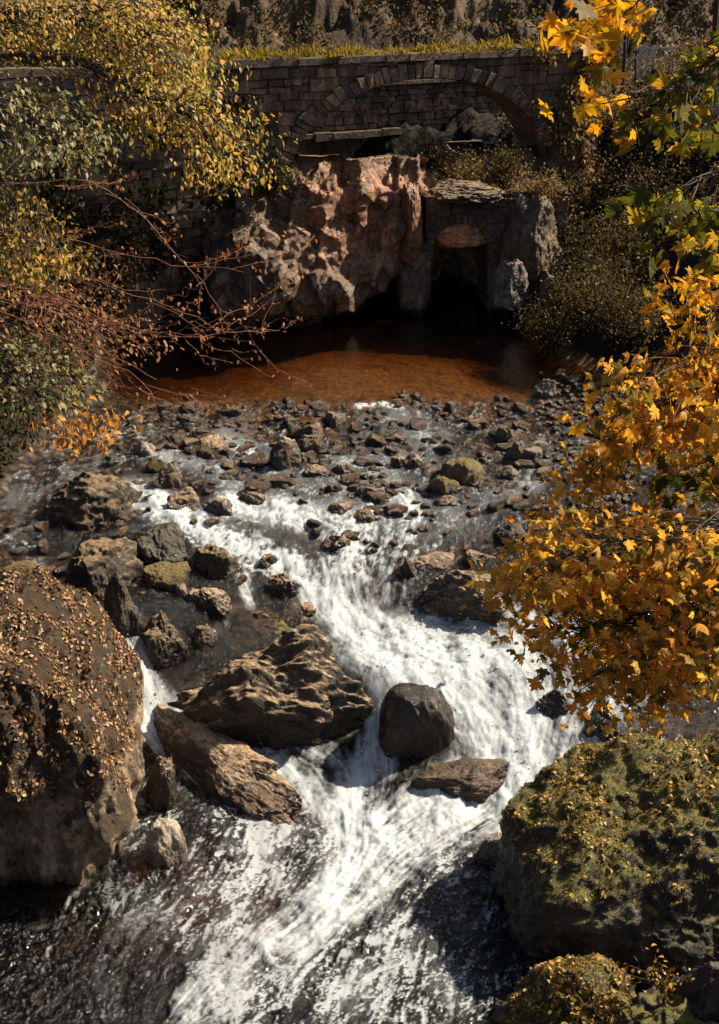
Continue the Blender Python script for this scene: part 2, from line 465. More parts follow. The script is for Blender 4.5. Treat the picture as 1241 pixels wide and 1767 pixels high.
def ground_z(x, y, noise=True):
    x, y = np.asarray(x, float), np.asarray(y, float)
    w = Wz(x, y)
    dep = 0.42 + 0 * x
    dep = np.where((y > 25.5), 0.42 - 0.33 * sstep(25.5, 28, y), dep)
    dep = dep + 0.3 * sstep(32.2, 36.5, y) + 0.75 * sstep(35.2, 45, y) + 0.35 * sstep(32.2, 35, y) * sstep(-0.5, -5.0, x) + 0.4 * sstep(33, 37, y) * sstep(2.2, 4.8, x)
    dep = dep - 0.12 * np.exp(-((x - 0.6) / 3.0) ** 2 - ((y - 35.4) / 1.8) ** 2) + 0.08 * fbm(np.stack([x * .6, y * .6, 0 * x], -1), 3) * (y > 31)
    dep = np.where(y > 31, np.maximum(dep, 0.15), dep)
    dep = dep + (0.3 + .55 * sstep(-1.5, .5, x)) * sstep(20.4, 18.5, y) - .2 * np.exp(-((x + 2.2) / 1.2) ** 2 - ((y - 18.0) / 1.3) ** 2) + .5 * sstep(17.2, 15.6, y) * sstep(-.5, -2.5, x)
    dl = np.maximum(XL(y) - x, 0)
    dr = np.maximum(x - XR(y), 0)
    db = np.maximum(y - 47.0, 0)
    ed = sstep(0, 1.2, np.minimum(np.minimum(x - XL(y), XR(y) - x), 47 - y))
    z = w - dep * ed
    lb = np.where(dl < 6, dl * 1.05, 6.3 + (dl - 6) * 0.3)
    rb = np.where(dr < 8, dr * 0.72, 5.76 + (dr - 8) * 0.42)
    rb = np.minimum(rb * (1 + 0.45 * sstep(43, 48, y)), np.maximum(rb, 5.6))
    bb = np.minimum(db * 2.0, 4.0 + db * 0.15)
    far = np.maximum(y - 57, 0) * 0.62
    z = z + np.maximum(np.maximum(lb, rb), bb)
    z = np.maximum(z, np.where(y > 52, np.minimum(8.2 + (y - 52) * 0.05 + far, 30), -9))
    # gentle shelf behind the viewer
    if noise:
        P = np.stack([x, y, 0 * x], -1)
        off = np.clip(np.maximum(np.maximum(dl, dr), db) / 1.5, 0, 1)
        z = z + fbm(P * 0.45, 4) * 0.7 * off + fbm(P * 2.2, 3) * (0.05 + 0.12 * off)
        z = z + fbm(P * 0.3 + 7, 5, 0.55) * 0.7 * sstep(57, 63, y) + fbm(P * 1.1 + 3, 4, 0.6) * 0.45 * sstep(56, 60, y)
        z = z + sstep(-.1, .5, fbm(P * 3.1 + 3, 3)) * 0.12 * sstep(26, 28, y) * (1 - sstep(33, 34.5, y)) * (1 - off)
    return z


# ground sheet
gx = np.concatenate([np.linspace(-160, -20, 40), np.linspace(-19.5, -9, 60), np.linspace(-8.9, 9, 210), np.linspace(9.2, 22, 80), np.linspace(23, 160, 40)])
gy = np.concatenate([np.linspace(-60, 10, 30), np.linspace(10.2, 48, 380), np.linspace(48.2, 75, 150), np.linspace(76, 240, 50)])
X, Y = np.meshgrid(gx, gy)
Z = ground_z(X.ravel(), Y.ravel()).reshape(X.shape)


def grid_faces(nx, ny):
    i = np.arange(nx * ny).reshape(ny, nx)
    return np.stack([i[:-1, :-1], i[:-1, 1:], i[1:, 1:], i[1:, :-1]], -1).reshape(-1, 4)


offc = np.maximum(np.maximum(XL(Y) - X, X - XR(Y)), Y - 47)
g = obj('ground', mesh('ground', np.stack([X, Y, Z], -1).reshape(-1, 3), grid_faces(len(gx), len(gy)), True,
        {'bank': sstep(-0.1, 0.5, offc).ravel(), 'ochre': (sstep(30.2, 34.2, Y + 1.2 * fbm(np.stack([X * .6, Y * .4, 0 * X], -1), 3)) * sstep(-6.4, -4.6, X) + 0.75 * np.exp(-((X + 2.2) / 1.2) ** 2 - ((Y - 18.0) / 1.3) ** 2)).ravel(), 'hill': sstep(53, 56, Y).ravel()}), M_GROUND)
tag(g, kind='structure')

# ------------------------------------------------------------------ river surface with foam
STROKES = [  # (points px, width px, intensity) running downstream
    ([(232, 848), (290, 885), (360, 922), (430, 952), (520, 985), (560, 1020), (600, 1060), (650, 1100)], 27, 1.0),
    ([(250, 850), (330, 890), (400, 930)], 18, .8),
    ([(400, 872), (480, 880), (560, 902), (600, 950), (575, 1000)], 30, .95),
    ([(440, 868), (530, 886)], 16, 1.0),
    ([(600, 800), (650, 815), (690, 860), (700, 880)], 29, .45),
    ([(690, 860), (720, 885)], 14, 1.0),
    ([(700, 870), (690, 920), (655, 980), (640, 1050)], 48, .55),
    ([(620, 900), (640, 950), (600, 1000)], 44, .75),
    ([(780, 900), (740, 950), (700, 1000)], 40, .4),
    ([(560, 1010), (600, 1070), (680, 1112), (760, 1118), (830, 1135)], 50, 1.0),
    ([(640, 1105), (700, 1150), (790, 1190), (850, 1250), (880, 1310), (850, 1370), (760, 1400), (680, 1440)], 59, 1.0),
    ([(760, 1100), (850, 1110), (930, 1150), (930, 1230), (910, 1300)], 48, .9),
    ([(900, 1095), (970, 1130), (960, 1200), (930, 1290), (900, 1350)], 50, .85),
    ([(1080, 1190), (1020, 1250), (940, 1315), (850, 1380)], 42, .8),
    ([(662, 1178), (645, 1230), (633, 1300), (655, 1350)], 22, .75),
    ([(640, 1330), (605, 1400), (620, 1480), (570, 1550)], 46, 1.0),
    ([(570, 1550), (470, 1625)], 42, .85),
    ([(470, 1625), (385, 1690), (330, 1735)], 44, .6),
    ([(865, 1370), (760, 1430), (690, 1490), (610, 1560), (520, 1620)], 38, .85),
    ([(440, 1285), (500, 1335), (560, 1390), (610, 1430)], 38, .75),
    ([(450, 1275), (560, 1300), (650, 1330)], 18, .6),
    ([(213, 1118), (243, 1170), (262, 1220), (290, 1270), (345, 1320)], 30, 1.0),
    ([(262, 1235), (330, 1265), (370, 1290)], 28, .9),
    ([(500, 1400), (480, 1500), (420, 1600), (350, 1700)], 46, .36),
    ([(700, 1500), (660, 1600), (600, 1700)], 60, .34),
    ([(300, 1375), (380, 1390), (430, 1410)], 18, .3),  # sparkle on the water, painted as thin foam
    ([(860, 1500), (800, 1600), (760, 1720)], 40, .25),
    ([(430, 1400), (400, 1480), (300, 1560), (200, 1660)], 36, .24),
    ([(380, 765), (440, 785), (480, 830)], 27, .5),
    ([(280, 790), (350, 800), (420, 850)], 21, .4),
    ([(620, 702), (660, 697), (690, 705)], 8, .8),
    ([(700, 720), (740, 750), (720, 790), (640, 800)], 32, .3),
    ([(930, 765), (935, 800), (920, 840)], 14, .5),
    ([(560, 830), (640, 850), (760, 860)], 24, .3),
    ([(880, 850), (820, 880), (760, 900)], 32, .25),
    ([(90, 1000), (130, 1030), (170, 1060)], 10, .7),
    ([(0, 930), (50, 950), (90, 1000)], 16, .4),
    ([(250, 1010), (330, 1045), (420, 1030)], 16, .3),
    ([(420, 1000), (430, 1040)], 14, .7),
    ([(960, 1300), (1020, 1270), (1090, 1240)], 32, .5),
]
wx = np.linspace(-9.4, 9.4, 740)
ys = [13.6]
while ys[-1] < 47.5:
    ys.append(ys[-1] + 0.026 + max(0, ys[-1] - 19) * 0.0042)
wy = np.array(ys)
X, Y = np.meshgrid(wx, wy)
xf, yf = X.ravel(), Y.ravel()
base = Wz(xf, yf)
# flow + foam on a coarse grid
cgx = np.linspace(-9.6, 9.6, 320)
cgy = np.linspace(13, 48, 584)
CX, CY = np.meshgrid(cgx, cgy)
fl = np.zeros(CX.shape + (2,))
fl[..., 1] = -0.12
fo = np.zeros(CX.shape)
for pts, wpx, inten in STROKES:
    pts = np.array(pts, float)
    q = on_water(pts[:, 0], pts[:, 1])
    for a, b in zip(q[:-1], q[1:]):
        w = wpx / F * depth_of((a + b) / 2)
        d = b[:2] - a[:2]
        L2 = d @ d + 1e-9
        tt = np.clip(((CX - a[0]) * d[0] + (CY - a[1]) * d[1]) / L2, 0, 1)
        ddx = CX - (a[0] + tt * d[0])
        ddy = (CY - (a[1] + tt * d[1])) * 0.62
        dist2 = (ddx ** 2 + ddy ** 2) / (w * w)
        ker = np.exp(-dist2 * 0.9)
        fo = np.maximum(fo, inten * np.exp(-dist2 ** 1.3 * 0.7))
        fl += (ker * inten)[..., None] * d / math.sqrt(L2)
fl /= np.linalg.norm(fl, axis=-1)[..., None] + 1e-6
_t = np.random.default_rng(11).random((512, 512))


def tex(x, y, s):
    u, v = x * s, y * s
    i, j = np.floor(u).astype(int), np.floor(v).astype(int)
    a, b = u - i, v - j
    a, b = a * a * (3 - 2 * a), b * b * (3 - 2 * b)
    i0, i1, j0, j1 = i & 511, (i + 1) & 511, j & 511, (j + 1) & 511
    return (_t[j0, i0] * (1 - a) + _t[j0, i1] * a) * (1 - b) + (_t[j1, i0] * (1 - a) + _t[j1, i1] * a) * b


def lic(x, y, s, ds, steps):
    acc = tex(x, y, s)
    for sg in (1, -1):
        px_, py_ = x.copy(), y.copy()
        for k in range(steps):
            vx = bil(fl[..., 0], cgx, cgy, px_, py_)
            vy = bil(fl[..., 1], cgx, cgy, px_, py_)
            px_ += sg * ds * vx
            py_ += sg * ds * vy
            acc = acc + tex(px_, py_, s)
    acc = acc / (2 * steps + 1)
    return (acc - acc.mean()) / acc.std()


L1 = lic(xf, yf, 20, 0.045, 8)
L2 = lic(xf, yf, 40, 0.03, 6)
L3 = lic(xf, yf, 5.5, 0.06, 7)
foam0 = bil(fo, cgx, cgy, xf, yf)
P2 = np.stack([xf, yf, 0 * xf], -1)
lump = fbm(P2 * np.array([1.6, 1.0, 1]), 4)
turb = fbm(P2 * np.array([6.0, 5.0, 1]) + 9, 4, 0.7)
spk = fbm(P2 * np.array([17.0, 12.0, 1]) + 3, 3, 0.75, True) - 0.4
mid = sstep(23.6, 25.6, yf)                 # broken water above the falls
low = sstep(20.4, 19.2, yf)                 # soft run-out below
ns = (1 - mid) * (L1 * 0.42 + L2 * 0.3 + L3 * 0.35) + mid * (0.35 * L1 + 0.2 * L2 + 1.2 * turb + 0.8 * spk - 0.25) + lump * 0.9 + turb * 0.8
sq = np.sqrt(np.clip(foam0, 0, 1))
foam = sstep(0.30 + .12 * mid, 1.18 + .1 * mid, foam0 * 1.06 + ns * (0.25 + .1 * mid) * sq)
rif = sstep(25.2, 26.8, yf) * (1 - sstep(31.6, 33.2, yf))
foam = np.maximum(foam, rif * 0.5 * sstep(1.25, 2.2, spk * 0.9 + turb * 0.9 + lump * 0.6 + 0.9 * foam0))  # riffle speckle: broken foam, with surface glints painted in as foam
foam = np.maximum(foam, low * 0.5 * sstep(1.2, 2.4, ns + foam0 * 1.5))
vw = fbm(P2 * np.array([0.9, 0.6, 1]) + 5, 3)
veil = np.clip(foam0 * (0.26 + 0.22 * ns + 0.4 * vw), 0, .6) * low
foam = np.maximum(foam, veil)
lowz = sstep(20.6, 19.4, yf) * sstep(-3.4, -0.9, xf + .35 * (yf - 15) + .8 * lump)
wq = np.stack([xf * 3.1 + .8 * turb + .9 * lump + .3 * yf, yf * 2.4 + 1.1 * lump + .4 * turb, 0 * xf], -1)
curl = fbm(wq, 2, .5, True)
glint = sstep(.8, 1.1, curl + .12 * L1 + .1 * turb + .55 * vw + .35 * foam0 - .25 - .12 * sstep(.4, 1.4, xf + .2 * lump))  # curling ripple glints, painted white through the foam value
foam = np.maximum(foam, lowz * .72 * glint)
foam = np.maximum(foam, lowz * .03 * sstep(0, .7, vw))
foam = np.maximum(foam, rif * np.clip(.5 * foam0 + .12 * sstep(0, .6, vw + .5 * turb), 0, .5))
calm = np.clip(sstep(30.8, 35.0, yf + 1.2 * vw), 0, 1)
rough_w = 1 - calm
z = base + rough_w * (0.03 * lump + foam0 * (0.010 * L3 + 0.006 * L1 + 0.004 * L2 + 0.07 * lump + 0.02 * turb)) + 0.006 * foam
ang_n = fbm(P2 * np.array([2.3, 1.5, 1]) + 31, 2)
rip = fbm(np.stack([xf * 3.4 + ang_n, yf * 5.2 + 0.8 * ang_n, 0 * xf], -1), 4, 0.55, True)
z += rough_w * ((0.035 - 0.02 * rif) * rip * (1 - low) + 0.05 * low * curl) * (1 - 0.85 * foam)
z += rif * 0.006 * spk
calm = np.maximum(calm, np.maximum(0.62 * rif, 0.35 * low))
gz = ground_z(xf, yf)
deep = np.clip((base - gz) / 1.25, 0, 1)
wo = obj('river', mesh('river', np.stack([xf, yf, z], -1), grid_faces(len(wx), len(wy)), True,
         {'foam': foam, 'deep': deep, 'calm': calm}), M_WATER)
tag(wo, kind='structure')


# drops thrown up where the falls break
q = np.random.default_rng(15)
zone = sstep(20.0, 20.8, yf) * (1 - sstep(26.5, 27.5, yf)) * (foam0 > .7) * (0.25 + sstep(-.2, .6, lump))
i = q.choice(len(xf), 1500, p=zone / zone.sum())
tv, tf = ico(2)
c = np.stack([xf[i], yf[i], z[i] + np.abs(q.normal(0, .07, len(i)))], -1)
rad = np.exp(q.normal(-5.0, .4, len(i)))
v = (tv[None] * rad[:, None, None] * q.uniform(.7, 1.5, (len(i), 1, 3)) + c[:, None]).reshape(-1, 3)
f = (tf[None] + (np.arange(len(i)) * len(tv))[:, None, None]).reshape(-1, 3)
t = NT('spray')
M_SPRAY = t.done(t.n('MixShader', {0: 0.5, 1: t.n('BsdfDiffuse', {'Color': (.86, .87, .87, 1)}).outputs[0], 2: t.n('BsdfTranslucent', {'Color': (.9, .9, .9, 1)}).outputs[0]}).outputs[0])
tag(obj('spray', mesh('spray', v, f), M_SPRAY), 'white drops of spray thrown up along the falls', 'spray', kind='stuff')


# ------------------------------------------------------------------ rocks
def rock_shape(n, seed, e=0.8, cuts=7, rough=0.19, strata=0.0, freq=1.4, fine=0.045, undercut=0.0, cutmin=0.55, flat=0.0):
    r = np.random.default_rng(seed)
    v, f = ico(n)
    k_ = 2 / max(e, .2)
    p = v / (np.abs(v) ** k_).sum(1)[:, None] ** (1 / k_)
    for _ in range(cuts):
        nn = r.normal(size=3)
        nn[2] = abs(nn[2]) * 0.9 - 0.1
        nn /= np.linalg.norm(nn)
        d = r.uniform(cutmin, 0.92)
        s = p @ nn - d
        p = p - nn * (np.where(s > 0, s * 0.9, 0))[:, None]
    o = r.uniform(0, 50, 3)
    p = p * (1 + rough * fbm(p * freq + o, 4)[:, None])
    p = p + v * (fine * fbm(p * freq * 3.2 + o, 5, 0.6, True))[:, None]
    p = p - v * (fine * 0.5 * sstep(.35, .7, fbm(p * freq * 6 + o + 9, 3)))[:, None]
    if strata:
        tl = p @ np.array([0.25, -0.15, 1.0]) * 6 + fbm(p * 1.5 + o, 2) * 1.2
        p = p * (1 + strata * (sstep(0.2, 0.8, tl - np.floor(tl)) - 0.5)[:, None] * np.array([1, 1, 0.15]))
    if undercut:
        k = 1 - undercut * sstep(0.42, 0.22, p[:, 2] + .12 * fbm(p * 2.2 + o, 2))
        p = p * np.stack([k, k, 1 + 0 * k], -1)
    if flat: p[:, 2] = np.where(p[:, 2] > 0, flat * np.tanh(p[:, 2] / flat) , p[:, 2])
    lo, hi = p.min(0), p.max(0)
    p[:, :2] = (p[:, :2] - (lo + hi)[:2] / 2) / ((hi - lo)[:2] / 2)
    p[:, 2] /= hi[2]
    return p, f


def boulder(name, box, label, mat, zb=None, kd=0.9, n=6, seed=0, rot=0.0, wetband=0.16, cat='boulder', group=None, tilt=0.0, **kw):
    x0, y0, x1, y1 = box
    cx = (x0 + x1) / 2
    fp = on_water(cx, y1)[0] if zb is None else at_z(cx, y1, zb)
    a = math.atan2(CAM[2] - fp[2], fp[1])
    d = depth_of(fp)
    w = (x1 - x0) / F * d
    h = (y1 - y0) / F * d
    D = min(kd * w, 0.8 * h / math.sin(a))
    H = math.sqrt(max(h * h - h * D * math.sin(a), 0.0004)) / math.cos(a)
    p, f = rock_shape(n, seed, **kw)
    c, s = math.cos(rot), math.sin(rot)
    p = p * np.array([w / 2, D / 2, H])
    if rot:
        p = np.stack([p[:, 0] * c - p[:, 1] * s, p[:, 0] * s + p[:, 1] * c, p[:, 2]], -1)
        lo, hi = p.min(0), p.max(0)
        p[:, 0] *= w / (hi - lo)[0]
        p[:, 1] *= D / (hi - lo)[1]
    p[:, 2] += tilt * p[:, 0]
    p[:, 2] = np.maximum(p[:, 2], -0.6)
    wet = sstep(wetband + 0.12, wetband - 0.06, p[:, 2] + 0.08 * fbm(p * 3, 2))
    o = obj(name, mesh(name, p, f, True, {'wet': wet}), mat)
    o.location = (fp[0], fp[1] + D / 2, fp[2])
    return tag(o, label, cat, group)


B = boulder
LB = 'boulder'
big_left = B(LB, (-200, 985, 238, 1570), 'huge leaf-strewn boulder with a pale bare foot filling the left edge of the stream', M_BIGLEFT, zb=0.05, kd=1.35, n=7, seed=5, e=0.85, cuts=5, flat=1.2, tilt=-0.3, rough=0.2, fine=0.035, undercut=0.2, cutmin=0.8)
zz_ = np.zeros(len(big_left.data.vertices) * 3, np.float32)
big_left.data.vertices.foreach_get('co', zz_)
zz_ = zz_.reshape(-1, 3)
at_ = big_left.data.attributes.new('zone_tint', 'FLOAT', 'POINT')
at_.data.foreach_set('value', sstep(1.95, 1.6, zz_[:, 2] + .25 * fbm(zz_ * 1.1, 3)).astype(np.float32))
B(LB, (40, 803, 234, 925), 'large dark mossy boulder on the left bank beside the head of the white water', M_MOSSY, kd=0.9, n=6, seed=11, cuts=9)
B(LB, (88, 928, 242, 1040), 'dark flat-topped mossy boulder just downstream of the large dark one', M_MOSSY, kd=0.9, seed=12, e=0.6)
B(LB, (176, 983, 252, 1105), 'upright yellow-mossed pillar of rock above the narrow left chute', M_MOSSY, kd=0.9, seed=13, e=0.65, cuts=5)
B(LB, (214, 908, 322, 985), 'low black wet boulder along the left side of the upper white water', M_BLACK, seed=14)
B(LB, (313, 936, 412, 1008), 'dark boulder with a sunlit rough right side at the edge of the white water', M_MOSSY, seed=15, cuts=9)
B(LB, (238, 968, 326, 1022), 'small moss-capped rock lying beside the upright mossy pillar', M_STONE_MOSS, seed=16)
B('stone', (300, 1007, 326, 1033), 'small round whitish stone resting among the mossy rocks', M_STONE_PALE, seed=17, cat='stone', n=5, cuts=2)
B(LB, (322, 1012, 402, 1072), 'low brown rock behind the round whitish stone', M_ROCK, seed=18)
B(LB, (232, 1058, 325, 1160), 'brown hump of mossy rock at the top of the left chute', M_MOSSY, seed=19)
B(LB, (315, 1075, 380, 1130), 'rounded dark rock wedged between the brown hump and the mossy slab', M_MOSSY, seed=20)
B(LB, (366, 1036, 530, 1125), 'green-mossed sloping slab above the great central rock', M_BIGMOSS, seed=21, e=0.7)
B(LB, (452, 988, 517, 1042), 'single pale-topped boulder ringed by foam above the falls', M_ROCK, seed=22)
B(LB, (470, 1040, 550, 1085), 'flat brown rock between foam and the green-mossed slab', M_ROCK, seed=23, e=0.6)
B(LB, (282, 1092, 658, 1318), 'great central rock with sunlit ledges on top and a black face over the basin', M_DARKTOP, zb=0.35, kd=0.42, n=7, seed=24, e=0.5, cuts=7, strata=0.06, rough=0.24, fine=.022, undercut=0.2, cutmin=.75)
B(LB, (652, 1183, 792, 1322), 'round black boulder in the middle of the falls with water curving over it', M_BLACK, zb=0.4, kd=0.8, seed=25, e=0.75, cuts=2, cutmin=.8, flat=.7, rough=.1, fine=.03, wetband=2)
B(LB, (704, 1308, 885, 1388), 'smooth brown half-drowned rock just below the round black boulder', M_STONE_BROWN, kd=1.0, seed=26, cuts=3, wetband=0.4, tilt=0.1)
B(LB, (698, 970, 910, 1092), 'broad pitted grey-brown rock shelf above the white pool', M_ROCK, zb=1.6, kd=0.7, n=7, seed=27, e=0.65, cuts=9, strata=0.06)
B(LB, (703, 945, 800, 990), 'thin dark ledge rock on the upstream edge of the pitted shelf', M_ROCK, seed=28, e=0.6)
B(LB, (796, 946, 858, 986), 'blocky dark rock sitting at the corner of the pitted shelf', M_ROCK, seed=29, e=0.55)
B(LB, (853, 902, 930, 950), 'round black rock under the tip of the orange maple leaves', M_BLACK, seed=30)
B(LB, (925, 1185, 1005, 1245), 'dark wet rock splitting the right side of the falls', M_BLACK, seed=31, wetband=1)
B(LB, (1000, 1215, 1110, 1290), 'black rock with water streaming over it under the maple', M_BLACK, seed=45, wetband=1)
B(LB, (234, 1303, 307, 1405), 'lumpy sunlit rock standing against the huge left boulder', M_ROCK, seed=32, cuts=8)
B(LB, (247, 1416, 327, 1500), 'pale-capped round boulder alone in the dark lower pool', M_STONE_PALE, seed=33, cuts=4, cutmin=.7, e=.85, rough=.12, fine=.02, wetband=0.3)  # tall wet band also paints the shade below its lit cap
B(LB, (345, 1215, 445, 1300), 'black wet rock at the left foot of the great central rock', M_BLACK, seed=34, wetband=1)
B(LB, (812, 1440, 905, 1515), 'small layered grey rock jutting beside the mossy right block', M_STONE_GREY, seed=35, e=0.6, strata=0.15)
mound = B(LB, (845, 1655, 1150, 1900), 'sunlit brown mossy mound of rock at the bottom edge in front of the mossy block', M_BIGMOSS, zb=0.0, kd=0.9, n=7, seed=36, cuts=4)
# diagonal ledge
q = on_water([238, 330, 420, 530], [1262, 1310, 1370, 1445])
lv, lf = [], []
p, f = rock_shape(7, 40, e=0.6, cuts=6, rough=0.08, fine=0.01)
c0, c1 = q[0], q[-1]
ax = c1 - c0
L = np.linalg.norm(ax[:2])
p = p * np.array([L / 2 * 1.05, 0.45, 0.45])
p = p * (1 + .22 * fbm(p * 1.7, 4)[:, None]) + .022 * fbm(p * 4, 4, .6, True)[:, None] * np.array([.5, .7, 1])
p[:, 2] = np.maximum(p[:, 2], -0.5)
ang = math.atan2(ax[1], ax[0])
p[:, 2] += -p[:, 0] * 0.12
p = np.stack([p[:, 0] * math.cos(ang) - p[:, 1] * math.sin(ang), p[:, 0] * math.sin(ang) + p[:, 1] * math.cos(ang), p[:, 2]], -1)
o = obj(LB, mesh(LB, p, f, True, {'wet': sstep(0.2, 0.05, p[:, 2])}), M_ROCK)
o.location = ((c0 + c1) / 2)
o.location.y += 0.35
tag(o, 'long sunlit rock spine running diagonally from the left chute into the lower pool', 'boulder')
# right mossy block
p, f = rock_shape(7, 52, e=0.5, cuts=5, rough=0.08, freq=1.2, fine=0.008, cutmin=0.85)
p = p * np.array([2.75, 1.75, 2.25])
p[:, 2] = np.where(p[:, 2] > 0, p[:, 2] + 0.3 * p[:, 0] * (p[:, 2] / 2.4) + 0.16 * p[:, 1] * (p[:, 2] / 2.4), np.maximum(p[:, 2], -0.6))
p[:, 2] += (0.16 * fbm(p * 1.1 + 4, 3) + 0.07 * np.abs(fbm(p * 3.2, 3))) * sstep(0.5, 2, p[:, 2])
p += unit(p) * (.09 * fbm(p * 1.6 + 2, 4) + .05 * fbm(p * 4.5, 4, .6, True))[:, None]
rz = R(-8)
p = np.stack([p[:, 0] * math.cos(rz) - p[:, 1] * math.sin(rz), p[:, 0] * math.sin(rz) + p[:, 1] * math.cos(rz), p[:, 2]], -1)
right_block = obj(LB, mesh(LB, p, f, True, {'wet': sstep(0.25, 0.05, p[:, 2])}), M_BIGMOSS)
right_block.location = (4.72, 17.4, 0.0)
tag(right_block, 'massive block of rock with a bright mossy top and black face in the lower right', 'boulder')

# named riffle stones
ST = [
    ((733, 815, 795, 858), 'moss-yellow stone in front of the taller moss-yellow stone in the riffle', M_STONE_MOSS),
    ((758, 786, 838, 842), 'tallest moss-yellow stone in the middle of the riffle', M_STONE_MOSS),
    ((503, 726, 560, 766), 'rounded brown rock at the upstream edge of the left riffle', M_STONE_BROWN),
    ((456, 752, 520, 815), 'square dark block holding back white water in the left riffle', M_ROCK),
    ((508, 748, 566, 784), 'brown rock between the square dark block and the rounded one', M_STONE_BROWN),
    ((224, 760, 273, 790), 'smooth tan stone by itself at the left edge of the pool', M_STONE_PALE),
    ((338, 752, 402, 784), 'low dark slab on the left riffle', M_ROCK),
    ((268, 803, 315, 846), 'blocky brown rock at the head of the left white water', M_STONE_BROWN),
    ((340, 856, 408, 896), 'black wedge of rock inside the left white water', M_ROCK),
    ((284, 843, 345, 884), 'rough brown rock with foam either side near the left white water', M_ROCK),
    ((553, 708, 602, 740), 'mottled brown stone half sunk at the lip of the orange pool', M_STONE_BROWN),
    ((868, 758, 908, 800), 'upright pinkish stone in the right riffle', M_STONE_GREY),
    ((853, 733, 890, 764), 'orange-brown stone just above the upright pinkish one', M_STONE_MOSS),
    ((572, 797, 608, 822), 'small dark split stone at the edge of the pale riffle water', M_ROCK),
    ((603, 835, 660, 864), 'long tan stone with a flat top in the middle riffle', M_STONE_BROWN),
    ((672, 786, 702, 812), 'smaller of two black stones side by side in pale water', M_ROCK),
    ((698, 784, 740, 812), 'larger of two black stones side by side in pale water', M_ROCK),
    ((918, 653, 964, 688), 'pale lichened round stone at the pool end of the gravel bar', M_STONE_GREY),
    ((520, 800, 570, 826), 'dark low stone behind the foam at the head of the main run', M_ROCK),
    ((560, 920, 610, 955), 'dark stone breaking the foam of the main run', M_ROCK),
    ((440, 955, 480, 985), 'dark rock lip under the first small drop', M_ROCK),
    ((690, 960, 722, 1000), 'dark rock at the left end of the thin ledge', M_ROCK),
    ((895, 770, 940, 800), 'flat greenish stone in the right riffle', M_STONE_GREY),
    ((855, 805, 905, 832), 'flat grey slab lying in the right riffle', M_STONE_GREY),
    ((745, 850, 800, 875), 'low black stones tail below the moss-yellow pair', M_ROCK),
    ((608, 880, 650, 905), 'brown stone with a pale crest beside the bright foam', M_STONE_BROWN),
    ((560, 862, 620, 890), 'jagged dark rock upstream of the bright foam', M_ROCK),
    ((410, 845, 460, 870), 'small ridged brown rock left of the bright foam', M_ROCK),
    ((0, 965, 60, 1000), 'low mossy rock against the left edge above the huge boulder', M_STONE_MOSS),
    ((80, 1180, 81, 1181), None, None),
]
B(LB, (1085, 1700, 1330, 1900), 'dark leaf-dotted rock in the lower right corner beside the mound', M_BIGMOSS, zb=0.0, kd=0.9, n=6, seed=46, cuts=5)
B(LB, (1120, 1620, 1400, 1860), 'shadowy mossy rock at the foot of the massive block near the right edge', M_BLACK, zb=0.0, kd=0.6, n=6, seed=47, cuts=5)
for k, (bx, lb, m) in enumerate(ST):
    if lb: B('stone', bx, lb, m, seed=100 + k, n=5, cat='stone', cuts=6, e=0.72, wetband=0.1)

# scattered cobbles: a handful of shapes copied
protos = []
for k in range(10):
    p, f = rock_shape(4 if k else 5, 300 + k, e=0.75, cuts=6, rough=0.15, fine=0.04)
    p = p * np.array([1, 0.75, 0.6])
    for m in (M_STONE_BROWN, M_STONE_GREY, M_ROCK, M_STONE_MOSS):
        me = mesh('river_stone', p, f, True, {'wet': np.maximum(sstep(0.75, 0.4, p[:, 2]), .35)})
        me.materials.append(m)
        protos.append(me)
tone = ['brown', 'grey', 'dark', 'ochre']
zones = [  # px box, count, size range (px), where, group
    ((240, 700, 620, 870), 82, (14, 44), 'scattered through the left riffle', 'stones in the left riffle'),
    ((620, 690, 960, 890), 100, (14, 44), 'scattered through the right riffle', 'stones in the right riffle'),
    ((930, 645, 1080, 760), 44, (9, 26), 'on the gravel bar beside the dark pool', 'stones on the gravel bar'),
    ((540, 880, 900, 960), 26, (10, 30), 'breaking the run above the pitted shelf', 'stones above the pitted shelf'),
    ((180, 840, 450, 1080), 26, (12, 34), 'among the mossy rocks of the left bank', 'stones among the mossy rocks'),
    ((0, 900, 120, 1010), 10, (14, 40), 'against the left bank', 'stones against the left bank'),
]
r = np.random.default_rng(77)
words_size = lambda s: 'small' if s < 18 else ('medium' if s < 27 else 'large')
for bx, cnt, sz, where, grp in zones:
    for k in range(cnt):
        px, py = r.uniform(bx[0], bx[2]), r.uniform(bx[1], bx[3])
        s = sz[0] + (sz[1] - sz[0]) * r.random() ** 1.8
        pt = on_water(px, py)[0]
        mi = int(r.choice(4, p=[0.38, 0.22, 0.3, 0.1]))
        o = bpy.data.objects.new('river_stone', protos[int(r.integers(10)) * 4 + mi])
        COL.objects.link(o)
        rad = s / 2 / F * depth_of(pt)
        bar = 'bar' in where
        o.location = pt + np.array([0, 0, 0.12 * rad + (0.05 if bar else 0.01)])
        o.scale = (rad * r.uniform(.9, 1.4), rad * r.uniform(.9, 1.4), rad * r.uniform(.7, 1.3))
        o.rotation_euler = (r.uniform(-.3, .3), r.uniform(-.3, .3), r.uniform(0, 6.3))
        tag(o, f'{words_size(s)} {tone[mi]} stone {where}', 'stone', grp)

